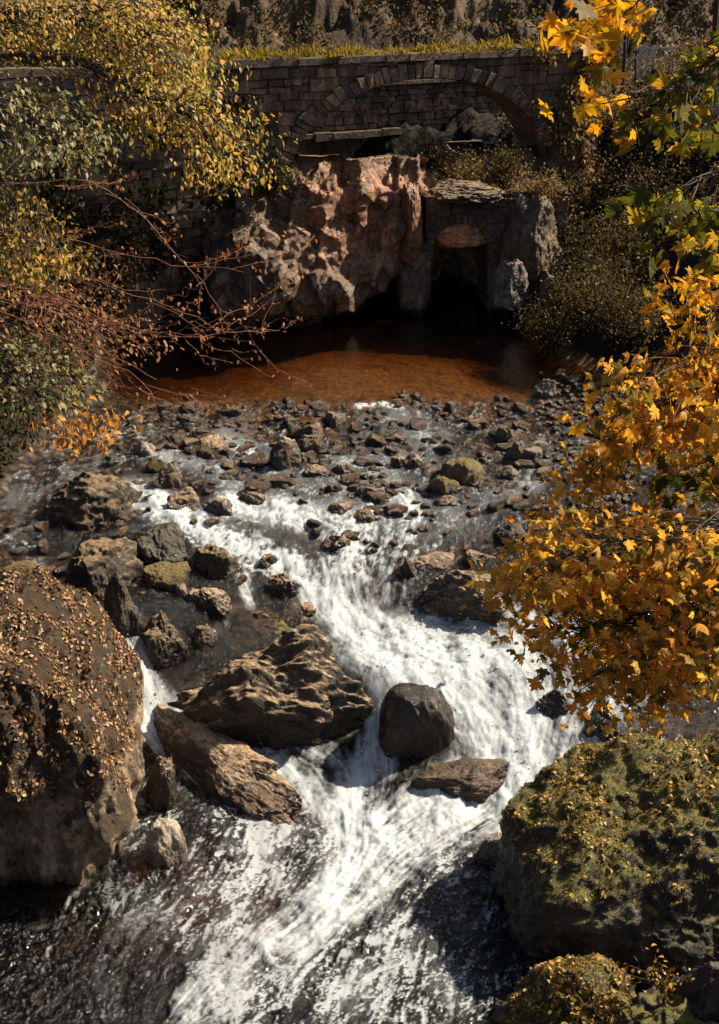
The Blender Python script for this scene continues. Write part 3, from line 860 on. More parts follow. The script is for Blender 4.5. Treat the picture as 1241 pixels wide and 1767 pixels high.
# small cobbles paving the riffle and bar: one mesh
n = 2100
q = np.random.default_rng(88)
px, py = q.uniform(190, 1090, n), q.uniform(655, 905, n)
pt = on_water(px, py)
keep = (fbm(np.stack([pt[:, 0] * .9, pt[:, 1] * .7, 0 * px], -1), 3) + .35 * (px > 930) + q.normal(0, .2, n) > 0.1) & (pt[:, 1] < 32.6 + 2 * (px > 930) + 1.6 * fbm(np.stack([pt[:, 0] * .5, 0 * px, 0 * px], -1), 3) + q.normal(0, .35, n)) & (bil(fo, cgx, cgy, pt[:, 0], pt[:, 1]) < .45)
pt = pt[keep]
tv, tf = ico(3)
vv, ff_ = [], []
for k, p0 in enumerate(pt):
    rad = q.uniform(3.5, 9) / F * depth_of(p0)
    p = tv * (1 + .25 * fbm(tv * 1.3 + k, 2)[:, None]) * rad * np.array([q.uniform(.8, 1.3), q.uniform(.8, 1.3), q.uniform(.5, .9)])
    a_ = q.uniform(0, 6.28)
    p = np.stack([p[:, 0] * math.cos(a_) - p[:, 1] * math.sin(a_), p[:, 0] * math.sin(a_) + p[:, 1] * math.cos(a_), p[:, 2]], -1)
    vv.append(p + p0 + np.array([0, 0, q.uniform(-.25, .25) * rad + .05 * (p0[0] > 4.4)])); ff_.append(tf + k * len(tv))
vv, ff_ = np.concatenate(vv), np.concatenate(ff_)
gv = obj('gravel', mesh('gravel', vv, ff_, True, {'wet': np.full(len(vv), .8)}), M_GRAVEL)
tag(gv, 'wet cobbles and gravel breaking the surface of the riffle', 'gravel', kind='stuff')

# ------------------------------------------------------------------ masonry
ROT = R(24)
BO = np.array([1.85, 43.0, 3.0])      # bridge origin on water under the crown


def bl(u, v, w, o=BO, rot=ROT):
    u, v, w = np.broadcast_arrays(np.asarray(u, float), np.asarray(v, float), np.asarray(w, float))
    return np.stack([o[0] + u * math.cos(rot) - v * math.sin(rot), o[1] + u * math.sin(rot) + v * math.cos(rot), o[2] + w], -1)


class MB:
    def __init__(s): s.v, s.f, s.n = [], [], 0

    def add(s, v, f):
        s.v.append(np.asarray(v, float)); s.f.append(np.asarray(f) + s.n); s.n += len(v)

    def block(s, quad, v0, rel, r, frame, ins=0.025):
        """quad: 4 (u,w) corners ccw; front face bulges to v0-rel"""
        qd = np.asarray(quad, float)
        c = qd.mean(0)
        qd = c + (qd - c) * (1 - r.uniform(0.0, .03)) + r.normal(0, .013, (4, 2))
        sz = np.linalg.norm(qd - c, axis=1)[:, None]
        inner = c + (qd - c) * np.maximum(1 - ins * 1.4 / sz, 0.55) + r.normal(0, .006, (4, 2))
        mid = c + (qd - c) * np.maximum(1 - ins * .35 / sz, 0.8)
        dv = rel * r.uniform(.5, 1.3)
        vs = np.concatenate([frame(qd[:, 0], v0 + .06, qd[:, 1]), frame(mid[:, 0], v0 - dv * .55 + r.normal(0, .006, 4), mid[:, 1]),
                             frame(inner[:, 0], v0 - dv + r.normal(0, .012, 4), inner[:, 1])])
        f = []
        for a in (0, 4):
            for k in range(4): f.append((a + k, a + (k + 1) % 4, a + 4 + (k + 1) % 4, a + 4 + k))
        f.append((8, 9, 10, 11))
        s.add(vs, f)

    def box(s, u0, u1, v0, v1, w0, w1, frame=bl):
        U = [u0, u1, u1, u0, u0, u1, u1, u0]; V = [v0, v0, v1, v1, v0, v0, v1, v1]; W = [w0] * 4 + [w1] * 4
        s.add(frame(U, V, W), [(0, 3, 2, 1), (4, 5, 6, 7), (0, 1, 5, 4), (1, 2, 6, 5), (2, 3, 7, 6), (3, 0, 4, 7)])

    def build(s, name, mat, root, smooth=False):
        v = np.concatenate(s.v)
        return part(name, v, [x for x in s.f], mat, root, smooth, {'wet': np.zeros(len(v))})


def courses(mb, u0, u1, w0, w1, v0, keep, frame, r, hh=(.2, .42), ll=(.3, 1.0), rel=.06):
    w = w0
    while w < w1 - .05:
        h = min(r.uniform(*hh), w1 - w)
        u = u0 - r.uniform(0, .4)
        while u < u1:
            l = r.uniform(*ll)
            a, b = max(u, u0), min(u + l, u1)
            if b - a > .06 and keep((a + b) / 2, w + h / 2):
                j = r.normal(0, .02, 2)
                ju = r.normal(0, .02, 4)
                if h > .3 and r.random() < .4:
                    m_ = w + h * r.uniform(.4, .6)
                    mb.block([(a, w + j[0]), (b, w + j[1]), (b, m_ + j[1]), (a, m_ - j[0])], v0, rel, r, frame)
                    c_ = a + (b - a) * (r.uniform(.35, .65) if b - a > .5 else 1)
                    mb.block([(a, m_ - j[0]), (c_, m_), (c_, w + h), (a, w + h + j[0])], v0, rel, r, frame)
                    if c_ < b: mb.block([(c_, m_), (b, m_ + j[1]), (b, w + h + j[1]), (c_, w + h)], v0, rel, r, frame)
                else:
                    mb.block([(a + ju[0], w + j[0]), (b + ju[1], w + j[1]), (b + ju[2], w + h + j[1]), (a + ju[3], w + h + j[0])], v0, rel, r, frame)
            u += l
        w += h


r = np.random.default_rng(5)
AW, AR, SPR, TH = 4.25, 2.72, 3.85, 0.48     # half span, rise, spring height, ring depth
DECK = 7.1
UL, UR = -13.0, 5.9
bridge = empty('stone_bridge', BO)
tag(bridge, 'old grey stone arch bridge with a grassy top spanning the gorge', 'bridge')


def arch(u, grow=0.0):
    return SPR + (AR + grow) * np.sqrt(np.clip(1 - (u / (AW + grow)) ** 2, 0, 1))


# core body with the opening
mb = MB()
us = np.concatenate([np.linspace(UL, -AW - .3, 12), AW * np.cos(np.linspace(math.pi, 0, 49)), np.linspace(AW + .3, UR, 10)])
lowv = np.where(np.abs(us) > AW, -1.0, arch(us))
lowv[np.abs(np.abs(us) - AW) < 1e-6] = SPR
for v in (0.06, 1.5):
    vs = np.concatenate([bl(us, v, lowv), bl(us, v, DECK)])
    n = len(us)
    f = [(k, k + 1, n + k + 1, n + k) for k in range(n - 1)]
    mb.add(vs, f)
mb.add(np.concatenate([bl(us, .06, DECK), bl(us, 1.5, DECK)]), [(k, k + 1, n + k + 1, n + k) for k in range(n - 1)])
mb.build('core', M_BRIDGE, bridge)
mb = MB()      # soffit
th = np.linspace(math.pi, 0, 49)
su, sw = AW * np.cos(th), SPR + AR * np.sin(th)
su = np.concatenate([[-AW], su, [AW]]); sw = np.concatenate([[-1.0], sw, [-1.0]])
n = len(su)
mb.add(np.concatenate([bl(su, .02, sw), bl(su, 1.52, sw)]), [(k, k + 1, n + k + 1, n + k) for k in range(n - 1)])
mb.build('arch_soffit', M_BRIDGE, bridge)
mb = MB()      # voussoirs
nv = 52
ths = np.linspace(math.pi, 0, nv + 1) + np.concatenate([[0], r.normal(0, .006, nv - 1), [0]])
for k in range(nv):
    a, b = ths[k], ths[k + 1]
    g2 = TH * r.uniform(.85, 1.15)
    qd = [(AW * math.cos(a), SPR + AR * math.sin(a)), (AW * math.cos(b), SPR + AR * math.sin(b)),
          ((AW + g2) * math.cos(b), SPR + (AR + g2) * math.sin(b)), ((AW + g2) * math.cos(a), SPR + (AR + g2) * math.sin(a))]
    mb.block(qd, .0, .09, r, bl, .03)
mb.build('arch_ring', M_BRIDGE, bridge)
for ua, ub in ((UL, 0.0), (0.0, UR)):
    mb = MB()
    courses(mb, ua, ub, 1.2, DECK - .02, .03, lambda u, w: abs(u) > AW + TH + .05 or w > arch(np.array(u), TH + .06), bl, r)
    mb.build('spandrel_wall', M_BRIDGE, bridge)
mb = MB()
u = UL
while u < UR:
    l = r.uniform(.4, .9)
    hh = r.uniform(.16, .24)
    mb.box(u + .01, u + l - .01, -.1 + r.normal(0, .02), .38, DECK + r.normal(0, .01), DECK + hh)
    u += l
mb.build('coping', M_BRIDGE, bridge)

# retaining wall seen through the arch
back = empty('retaining_wall', bl(0, 6.0, 3.0))
tag(back, 'mossy retaining wall with a projecting ledge seen through the bridge arch', 'wall')
fr = lambda u, v, w: bl(u, np.asarray(v) + 6.0, w)
mb = MB()
courses(mb, -6.5, 7, 4.35, 6.8, 0, lambda u, w: True, fr, r, hh=(.16, .28), ll=(.25, .6), rel=.05)
mb.box(-6.6, 7.1, .05, .8, 1.0, 6.8, fr)
mb.build('masonry', M_BRIDGE, back)
mb = MB()
u = -6.5
while u < 2.2:
    l = r.uniform(.4, .8)
    mb.box(u, u + l - .02, -.38 + r.normal(0, .03), .1, 4.12 + r.normal(0, .02), 4.34 + r.normal(0, .02), fr)
    u += l
mb.build('ledge', M_BRIDGE, back)
mb = MB()
mb.box(-6.5, 7, -.16, .1, 5.75, 5.86, fr)
mb.build('string_course', M_BRIDGE, back)

# low arch at water level, right of the cliff
LO = at_y(793, 500, 41.6)
LO[2] = 3.0
LROT = R(6)
lfr = lambda u, v, w: bl(u, v, w, LO, LROT)
low = empty('culvert_arch', LO)
tag(low, 'low dark stone arch at the water under the big bridge with rock coloured sunlit orange inside', 'arch')
AW2, AR2, SP2 = .85, .80, 1.82
mb = MB()
th = np.linspace(math.pi, 0, 25)
us = np.concatenate([[-1.05, -.9], AW2 * np.cos(th), [.95, 1.6, 2.4, 3.2]])
lo_ = np.where(np.abs(us) > AW2 + 1e-6, -1.0, SP2 + AR2 * np.sqrt(np.clip(1 - (us / AW2) ** 2, 0, 1)))
top = 3.35 + .06 * np.clip(us, 0, 5) + .05 * np.sin(us * 5)
n = len(us)
for v in (.05, 1.6):
    mb.add(np.concatenate([lfr(us, v, lo_), lfr(us, v, top)]), [(k, k + 1, n + k + 1, n + k) for k in range(n - 1)])
mb.add(np.concatenate([lfr(us, .05, top), lfr(us, 1.6, top)]), [(k, k + 1, n + k + 1, n + k) for k in range(n - 1)])
su = np.concatenate([[-AW2], AW2 * np.cos(th), [AW2]]); sw = np.concatenate([[-1], SP2 + AR2 * np.sin(th), [-1]])
n = len(su)
mb.add(np.concatenate([lfr(su, .05, sw), lfr(su, 1.6, sw)]), [(k, k + 1, n + k + 1, n + k) for k in range(n - 1)])
low_core = mb.build('core', M_CLIFF, low)
mb = MB()
ths = np.linspace(math.pi, 0, 17)
for a, b in zip(ths[:-1], ths[1:]):
    g2 = .3 * r.uniform(.8, 1.2)
    mb.block([(AW2 * math.cos(a), SP2 + AR2 * math.sin(a)), (AW2 * math.cos(b), SP2 + AR2 * math.sin(b)),
              ((AW2 + g2) * math.cos(b), SP2 + (AR2 + g2) * math.sin(b)), ((AW2 + g2) * math.cos(a), SP2 + (AR2 + g2) * math.sin(a))], 0, .05, r, lfr)
mb.build('arch_ring', M_CLIFF, low)
mb = MB()
courses(mb, -1.0, 3.2, -.2, 3.35, .03, lambda u, w: (abs(u) > AW2 + .2 if w < SP2 else (u / (AW2 + .3)) ** 2 + ((w - SP2) / (AR2 + .3)) ** 2 > 1), lfr, r)
mb.build('masonry', M_CLIFF, low)


def lump(name, box, y, dep, label, mat, seed, n=6, cat='rock', **kw):
    """rock mass filling a view box at distance y with given depth"""
    x0, y0, x1, y1 = box
    a = at_y(x0, y1, y); b = at_y(x1, y0, y)
    p, f = rock_shape(n, seed, **kw)
    p[:, 2] = np.clip(p[:, 2], -1.2, None)
    lo, hi = p.min(0), p.max(0)
    p = (p - lo) / (hi - lo) - np.array([.5, .5, 0])
    p = p * np.array([b[0] - a[0], dep, b[2] - a[2]])
    o = obj(name, mesh(name, p, f, True, {'wet': sstep(.35, .1, p[:, 2] + a[2] - 3), 'zone_tint': np.full(len(p), .6)}), mat)
    o.location = ((a[0] + b[0]) / 2, y + dep * .35, a[2])
    return tag(o, label, cat)


# one continuous water-worn cliff under the left half of the arch
CY0 = 42.2
nu, nw = 460, 250
pu, pw = np.meshgrid(np.linspace(300, 985, nu), np.linspace(272, 566, nw))
prot = np.zeros(pu.shape)
for bx, by, rx, ry, am in [(515, 470, 105, 62, 2.0), (440, 500, 80, 45, .7), (598, 500, 34, 42, .7), (548, 365, 34, 70, .8), (560, 300, 48, 30, 1.0), (625, 345, 20, 45, .8),
                           (668, 325, 26, 24, .8), (682, 388, 36, 42, 1.0), (600, 395, 26, 26, .5), (648, 400, 10, 60, -.7), (588, 350, 10, 50, -.5), (690, 458, 60, 26, .9), (600, 440, 60, 10, -.5),
                           (735, 420, 22, 40, .3), (680, 530, 90, 30, -1.6), (430, 400, 60, 40, .7), (350, 470, 50, 80, .6)]:
    prot += am * np.exp(-np.abs((pu - bx) / rx) ** 2.6 - np.abs((pw - by) / ry) ** 2.6)
prot -= 1.9 * sstep(735, 770, pu) - .9 * np.exp(-((pu - 830) / 90) ** 4 - ((pw - 320) / 25) ** 2) + 2.2 * sstep(318, 272, pw) + 1.5 * sstep(380, 310, pu)
base_p = at_y(pu, pw, CY0 - .0066 * np.clip(735 - pu, 0, 400))
qq = np.random.default_rng(64)
for ncell, amp, tl in ((70, .1, .27), (260, .035, .22)):
    cu, cw = qq.uniform(300, 985, ncell), qq.uniform(272, 566, ncell)
    wpx = pu + 5 * fbm(np.stack([pu, pw, 0 * pu], -1) / 40, 3)
    wpy = pw + 5 * fbm(np.stack([pu, pw, 0 * pu + 500], -1) / 40, 3)
    d2 = (wpx[..., None] - cu) ** 2 + ((wpy[..., None] - cw) * .75) ** 2
    ix = np.argmin(d2, -1)
    ci = np.clip(((cu - 300) / 685 * (nu - 1)).astype(int), 0, nu - 1)
    cj = np.clip(((cw - 272) / 294 * (nw - 1)).astype(int), 0, nw - 1)
    prot = .45 * prot + .55 * prot[cj, ci][ix]
    prot += (qq.normal(0, amp, ncell))[ix] + (qq.normal(0, tl, ncell)[ix] * (wpx - cu[ix]) + qq.normal(0, tl, ncell)[ix] * (wpy - cw[ix])) / 57
prot += .2 * fbm(base_p * .8, 3) + .05 * fbm(base_p * 2.2, 4, .6, True) + .03 * fbm(base_p * 6, 3)
for _ in range(2): prot = .2 * (np.roll(prot, 1, 0) + np.roll(prot, -1, 0) + np.roll(prot, 1, 1) + np.roll(prot, -1, 1)) + .2 * prot
cv = base_p.copy()
cv[..., 1] -= prot
org = np.exp(-np.abs((pu - 630) / 125) ** 3 - np.abs((pw - 365) / 95) ** 4)  # orange tone, strongest in mid-cliff and fading outward
o = obj('rock_cliff', mesh('rock_cliff', cv.reshape(-1, 3) - BO, grid_faces(nu, nw)[:, ::-1], True,
        {'wet': sstep(3.5, 3.1, cv[..., 2]).ravel(), 'zone_tint': org.ravel()}), None, None, BO)
cliff = o
tag(o, 'water-worn cliff with orange blocks under the left half of the big arch', 'cliff')
o.data.materials.append(M_CLIFF_ORANGE)
lump('rock_outcrop', (735, 366, 858, 432), 41.75, 1.2, 'rock coloured sunlit orange seen through the low arch', M_ORANGE, 69, e=.75, cuts=4)
lump('rock_outcrop', (680, 318, 738, 452), 40.9, 1.5, 'brown rock corner overlapping the left shoulder of the low arch', M_CLIFF_ORANGE, 77, e=.65, cuts=8)
lump('rock_outcrop', (862, 338, 940, 470), 40.9, 1.3, 'brown rough rock wrapping the right shoulder of the low arch', M_CLIFF, 78, e=.65, cuts=8)
lump('rock_outcrop', (742, 318, 880, 356), 41.3, 1.5, 'low mossy rock cap lying along the top of the low arch', M_MOSSY, 79, e=.6, cuts=6)
lump('rock_outcrop', (684, 428, 750, 566), 41.0, 1.6, 'dark narrow rock pier at the left side of the low arch', M_CLIFF, 76, e=.6, cuts=8)
lump('rock_outcrop', (848, 452, 925, 540), 39.8, 1.3, 'pale angular rock leaning at the right of the low arch', M_STONE_GREY, 70, e=.6, cuts=10)
lump('rock_outcrop', (862, 338, 990, 530), 40.7, 1.8, 'dark mossy crag above the pale leaning rock', M_CLIFF, 71, e=.7, cuts=9)
lump('rock_outcrop', (915, 480, 1010, 610), 39.2, 2.0, 'ivy-grown rounded rock at the right edge of the pool', M_MOSSY, 72, e=.8)


# ------------------------------------------------------------------ foliage
LEAF_V = np.array([(0, 0, 0), (.26, .28, .05), (.24, .62, .05), (0, 1, -.08), (-.24, .62, .05), (-.26, .28, .05), (0, .45, 0)])
LEAF_F = np.array([(0, 1, 6), (1, 2, 6), (2, 3, 6), (3, 4, 6), (4, 5, 6), (5, 0, 6)])
_half = [(.05, .05), (.42, -.06), (.33, .12), (.62, .22), (.86, .42), (.58, .44), (.56, .6), (.3, .5), (.36, .78), (.17, .74), (.0, 1.08)]
_o = [(0, .12)] + _half + [(-x, y) for x, y in _half[-2::-1]]
MAPLE_V = np.array([(x, y, -.28 * abs(x) ** 1.4 - .16 * y * y + .06 * math.sin(9 * x + 4 * y)) for x, y in _o] + [(0, .4, .03)])
MAPLE_F = np.array([(k, (k + 1) % len(_o), len(_o)) for k in range(len(_o))])
BLADE_V = np.array([(-.06, 0, 0), (.06, 0, 0), (.03, .6, .08), (0, 1, .3), (-.03, .6, .08)])
BLADE_F3 = np.array([(0, 1, 2), (0, 2, 4), (4, 2, 3)])




def leaves(P, tip, nrm, size, V, Fc, curl=0.0, rs=None):
    """instances of leaf template -> verts, faces"""
    y = unit(tip)
    z = unit(nrm - (nrm * y).sum(-1)[:, None] * y)
    x = np.cross(y, z)
    M = np.stack([x, y, z], -1)          # columns
    sc = np.asarray(size)[:, None, None]
    v = V[None] * sc
    if rs is not None:
        v = v * np.stack([rs.uniform(.75, 1.25, len(P)), rs.uniform(.85, 1.15, len(P)), rs.uniform(-1.0, 3.2, len(P))], -1)[:, None]
    out = np.einsum('nij,nkj->nki', M, v) + P[:, None]
    n = len(V)
    f = Fc[None] + (np.arange(len(P)) * n)[:, None, None]
    return out.reshape(-1, 3), f.reshape(-1, Fc.shape[1])


def in_poly(px, py, poly):
    poly = np.asarray(poly, float)
    c = np.zeros(len(px), bool)
    j = len(poly) - 1
    for i in range(len(poly)):
        xi, yi = poly[i]; xj, yj = poly[j]
        c ^= ((yi > py) != (yj > py)) & (px < (xj - xi) * (py - yi) / (yj - yi + 1e-12) + xi)
        j = i
    return c


def sample_poly(poly, n, rs):
    poly = np.asarray(poly, float)
    lo, hi = poly.min(0), poly.max(0)
    out = np.zeros((0, 2))
    while len(out) < n:
        q = rs.uniform(lo, hi, (n * 3, 2))
        q = q[in_poly(q[:, 0], q[:, 1], poly)]
        out = np.concatenate([out, q])
    return out[:n]


def tubes(lines, sides=5):
    """lines: list of (pts (n,3), r0, r1)"""
    V, Fq, n0 = [], [], 0
    for pts, r0, r1 in lines:
        pts = np.asarray(pts, float)
        m = len(pts)
        tg = unit(np.gradient(pts, axis=0))
        ref = np.array([0.31, 0.22, 0.92])
        a = unit(np.cross(tg, ref)); b = np.cross(tg, a)
        rr = np.linspace(r0, r1, m)[:, None, None]
        an = np.linspace(0, 2 * math.pi, sides, endpoint=False)
        ring = pts[:, None] + rr * (np.cos(an)[None, :, None] * a[:, None] + np.sin(an)[None, :, None] * b[:, None])
        V.append(ring.reshape(-1, 3))
        i = np.arange(m * sides).reshape(m, sides) + n0
        Fq.append(np.stack([i[:-1], np.roll(i[:-1], -1, 1), np.roll(i[1:], -1, 1), i[1:]], -1).reshape(-1, 4))
        n0 += m * sides
    return np.concatenate(V), np.concatenate(Fq)


def smooth_line(pts, n, rs, wob):
    pts = np.asarray(pts, float)
    s = np.concatenate([[0], np.cumsum(np.linalg.norm(np.diff(pts, axis=0), axis=1))])
    u = np.linspace(0, s[-1], n)
    q = np.stack([np.interp(u, s, pts[:, k]) for k in range(3)], -1)
    for _ in range(3): q[1:-1] = .25 * q[:-2] + .5 * q[1:-1] + .25 * q[2:]
    w = np.cumsum(rs.normal(0, 1, (n, 3)), 0)
    w -= np.linspace(0, 1, n)[:, None] * w[-1]
    return q + w * wob / math.sqrt(n)


def bough(root, line_px, depth, poly, n_cl, per, size, mat, rs, V=LEAF_V, Fc=LEAF_F, dj=.5, spread=.16, r0=.03, droop=.6, up=.8, bark=None, twig_r=.004, name='bough', tipdir=None, dslope=0.0, label=None):
    """one limb with twigs reaching leaf clumps spread through a volume"""
    lp = np.array([at_d(x, y, depth + dz) for x, y, dz in line_px])
    main = smooth_line(lp, 26, rs, .12)
    cl = sample_poly(poly, n_cl, rs)
    d = depth + rs.normal(0, dj, n_cl) + (cl[:, 1] - np.mean(np.asarray(poly)[:, 1])) * dslope
    C = at_d(cl[:, 0], cl[:, 1], d)
    lines = [(main, r0, r0 * .25)]
    tips = np.zeros_like(C)
    for k, c in enumerate(C):
        dd = np.linalg.norm(main - c, axis=1)
        j = max(int(np.argmin(dd)) - int(rs.integers(1, 5)), 0)
        a = main[j]
        mid = (a + c) / 2 + np.array([0, 0, .12 * np.linalg.norm(c - a)]) + rs.normal(0, .05, 3)
        lines.append((smooth_line([a, mid, c], 7, rs, .05), twig_r * 1.6, twig_r * .6))
        tips[k] = unit(c - mid)
    b = part(name, *tubes(lines), bark or M_BARK, root)
    if label: b['label'] = label
    cnt = rs.poisson(per, n_cl) + 1
    idx = np.repeat(np.arange(n_cl), cnt)
    m = len(idx)
    P = C[idx] + rs.normal(0, 1, (m, 3)) * np.array([spread, spread, spread * .55])
    tp = tips[idx] * .6 + rs.normal(0, .5, (m, 3)) + np.array([0, 0, -droop])
    if tipdir is not None: tp = tp + np.asarray(tipdir)
    nr = rs.normal(0, .5, (m, 3)) + np.array([.55, .0, up])
    sz = size * rs.uniform(.45, 1.3, m)
    v, f = leaves(P, tp, nr, sz, V, Fc, rs=rs)
    part('foliage', v, f, mat, b, True)
    return b


rs = np.random.default_rng(21)
# left tree: grows on the left bank outside the view
alder = empty('alder_tree', (-7.6, 13.0, 4.0))
tag(alder, 'leaning alder with yellow-green leaves whose boughs fill the upper left', 'tree')
trunk = smooth_line([(-7.6, 13, 3.4), (-7.0, 12.8, 8), (-5.6, 12.6, 12.0), (-4.6, 12.8, 16)], 24, rs, .1)
part('trunk', *tubes([(trunk, .28, .1)], 10), M_BARK, alder)
TJ = (-520, 120, .2)
bough(alder, [TJ, (-120, 60, 0), (60, 40, 0), (200, 50, 0), (300, 70, .2)], 12.6, [(0, 0), (300, 0), (335, 60), (350, 150), (250, 160), (200, 110), (0, 85)], 215, 15, .055, M_LEAF_YG, rs, r0=.06, spread=.125)
bough(alder, [TJ, (-100, 90, 0), (90, 100, 0), (220, 150, 0), (330, 210, 0), (430, 260, 0)], 12.4, [(190, 105), (350, 140), (380, 210), (445, 190), (480, 275), (455, 320), (350, 335), (300, 275), (205, 205), (130, 150)], 120, 15, .054, M_LEAF_YG, rs, r0=.05, spread=.125)
bough(alder, [TJ, (-60, 150, 0), (60, 190, 0), (150, 250, 0)], 11.6, [(0, 120), (60, 140), (150, 195), (200, 245), (190, 275), (100, 290), (0, 325)], 78, 14, .056, M_LEAF_GREEN, rs, r0=.045, spread=.12)
bough(alder, [(-520, 300, .2), (-60, 320, 0), (30, 340, 0), (120, 430, 0)], 11.8, [(0, 290), (60, 350), (110, 410), (150, 450), (120, 470), (0, 510)], 80, 13, .052, M_LEAF_YG, rs, r0=.035, spread=.12)
bough(alder, [TJ, (-40, 40, 0), (180, 15, 0), (300, 20, 0), (390, 110, 0)], 13, [(330, 60), (400, 110), (385, 160), (340, 140)], 14, 6, .065, M_LEAF_YG, rs, r0=.03)
# bare reddish boughs of a beech lower down
beech = empty('beech_tree', (-8.5, 15.5, 2.5))
tag(beech, 'beech with reddish bare twigs and thin russet leaves reaching over the pool from the left', 'tree')
trunk = smooth_line([(-8.5, 15.5, 2.0), (-7.8, 15.3, 6), (-6.8, 15.2, 10), (-6.4, 15.5, 14)], 24, rs, .1)
part('trunk', *tubes([(trunk, .3, .14)], 10), M_BARK, beech)


def spray(line_px, depth, nt, ln, leafn, size, mat, r0=.013, ang=(-.5, .6), lz=.3):
    lp = np.array([at_d(x, y, depth + dz) for x, y, dz in line_px])
    main = smooth_line(lp, 34, rs, .18)
    lines = [(main, r0, r0 * .25)]
    ends = []
    for k in range(nt):
        j = int(rs.uniform(.22, .99) * 33)
        a = main[j]
        tg = unit(main[min(j + 1, 33)] - main[max(j - 1, 0)])
        dr = unit(tg * 1.0 + rs.normal(0, .55, 3) + np.array([0, 0, rs.uniform(*ang)]))
        L = ln * rs.uniform(.4, 1.2)
        e = a + dr * L
        e2 = e + unit(dr + np.array([0, 0, .35])) * L * .25
        tw = smooth_line([a, (a + e) / 2 + np.array([0, 0, -.04]), e, e2], 9, rs, .08)
        lines.append((tw, r0 * .32, r0 * .12))
        ends.append(tw)
        for q in range(3):
            i = int(rs.integers(3, 8))
            d3 = unit(dr + rs.normal(0, .6, 3))
            t2 = smooth_line([tw[i], tw[i] + d3 * L * .2, tw[i] + (d3 + np.array([0, 0, .3])) * L * .32], 5, rs, .03)
            lines.append((t2, r0 * .2, r0 * .09))
            ends.append(t2)
    b = part('bough', *tubes(lines, 4), M_TWIG, beech)
    pts = np.concatenate([e[2:] for e in ends])
    P = pts[rs.integers(0, len(pts), leafn)] + rs.normal(0, .02, (leafn, 3))
    v, f = leaves(P, rs.normal(0, .5, (leafn, 3)) + np.array([.2, 0, -.6]), rs.normal(0, .6, (leafn, 3)) + np.array([.3, -.2, .7]), size * rs.uniform(.6, 1.2, leafn), LEAF_V, LEAF_F, rs=rs)
    part('foliage', v, f, mat, b)


spray([(-560, 260, .3), (0, 305, 0), (130, 308, 0), (220, 350, 0), (290, 430, 0), (350, 500, 0)], 15.5, 15, .8, 230, .06, M_LEAF_RED)
spray([(-560, 330, .3), (0, 440, 0), (120, 480, 0), (230, 520, 0), (330, 560, 0), (420, 575, .2)], 15.8, 28, 1.0, 420, .055, M_LEAF_RED)
spray([(-560, 360, .3), (0, 500, 0), (150, 545, 0), (300, 580, 0), (480, 570, .3)], 16.2, 31, .9, 330, .05, M_LEAF_RED)
spray([(-560, 400, .3), (-20, 580, 0), (100, 590, 0), (190, 610, 0), (270, 655, 0)], 15.2, 18, .8, 150, .055, M_LEAF_RED)
spray([(-560, 320, .3), (0, 400, 0), (130, 390, 0), (230, 420, 0), (330, 440, 0), (420, 470, 0)], 16.6, 20, .9, 200, .055, M_LEAF_RED)
spray([(-560, 420, .3), (-20, 540, 0), (180, 620, 0), (300, 670, 0), (400, 690, 0)], 17.0, 24, .9, 160, .055, M_LEAF_RED, ang=(-.7, .3))
bough(beech, [(-560, 380, .3), (-60, 470, 0), (80, 510, 0), (240, 590, 0)], 15.0, [(0, 470), (100, 500), (200, 540), (280, 590), (260, 620), (150, 590), (0, 560)], 60, 7, .058, M_LEAF_RED, rs, r0=.03, bark=M_TWIG)
bough(beech, [(-560, 420, .3), (-60, 600, 0), (60, 640, 0), (130, 700, 0)], 12.4, [(0, 575), (60, 610), (120, 640), (145, 690), (110, 710), (0, 715)], 70, 8, .06, M_LEAF_GREEN, rs, r0=.03)
bough(beech, [(-560, 450, .3), (-60, 640, 0), (80, 690, 0), (150, 715, 0), (225, 748, 0)], 12.2, [(60, 730), (95, 690), (130, 690), (180, 715), (230, 745), (180, 755), (100, 775), (85, 750)], 30, 6, .075, M_LEAF_OR, rs, r0=.02, spread=.09)

# right maple
maple = empty('maple_tree', (5.4, 8.2, 1.0))
tag(maple, 'autumn maple of orange and yellow lobed leaves hanging over the right side of the falls', 'tree')
trunk = smooth_line([(5.4, 8.2, 1.0), (5.2, 8.4, 6), (4.6, 8.8, 11), (4.2, 8.6, 16)], 24, rs, .1)
part('trunk', *tubes([(trunk, .3, .12)], 10), M_BARK, maple)
MK = dict(V=MAPLE_V, Fc=MAPLE_F, spread=.11, twig_r=.004, r0=.035, dj=.5, droop=.75, up=.6)
TR = (1900, 500, .1)
bough(maple, [TR, (1350, 480, 0), (1230, 520, 0), (1120, 600, 0), (1080, 680, 0)], 9.6, [(1250, 462), (1200, 470), (1150, 500), (1160, 555), (1140, 600), (1180, 650), (1075, 690), (1030, 720), (1060, 750), (1250, 760)], 80, 7, .072, M_MAPLE_Y, rs, **MK)
bough(maple, [TR, (1350, 640, 0), (1230, 680, 0), (1100, 740, 0), (1000, 810, 0)], 9.4, [(1110, 610), (1080, 625), (1065, 690), (1030, 715), (1000, 790), (955, 815), (962, 852), (1010, 858), (1060, 845), (1100, 800), (1250, 790), (1250, 640), (1170, 690)], 88, 7, .07, M_MAPLE, rs, **MK)
bough(maple, [TR, (1350, 800, 0), (1250, 820, 0), (1180, 850, 0)], 9.7, [(1130, 800), (1250, 790), (1250, 870), (1180, 880), (1150, 870)], 16, 5, .08, M_MAPLE_G, rs, **MK)
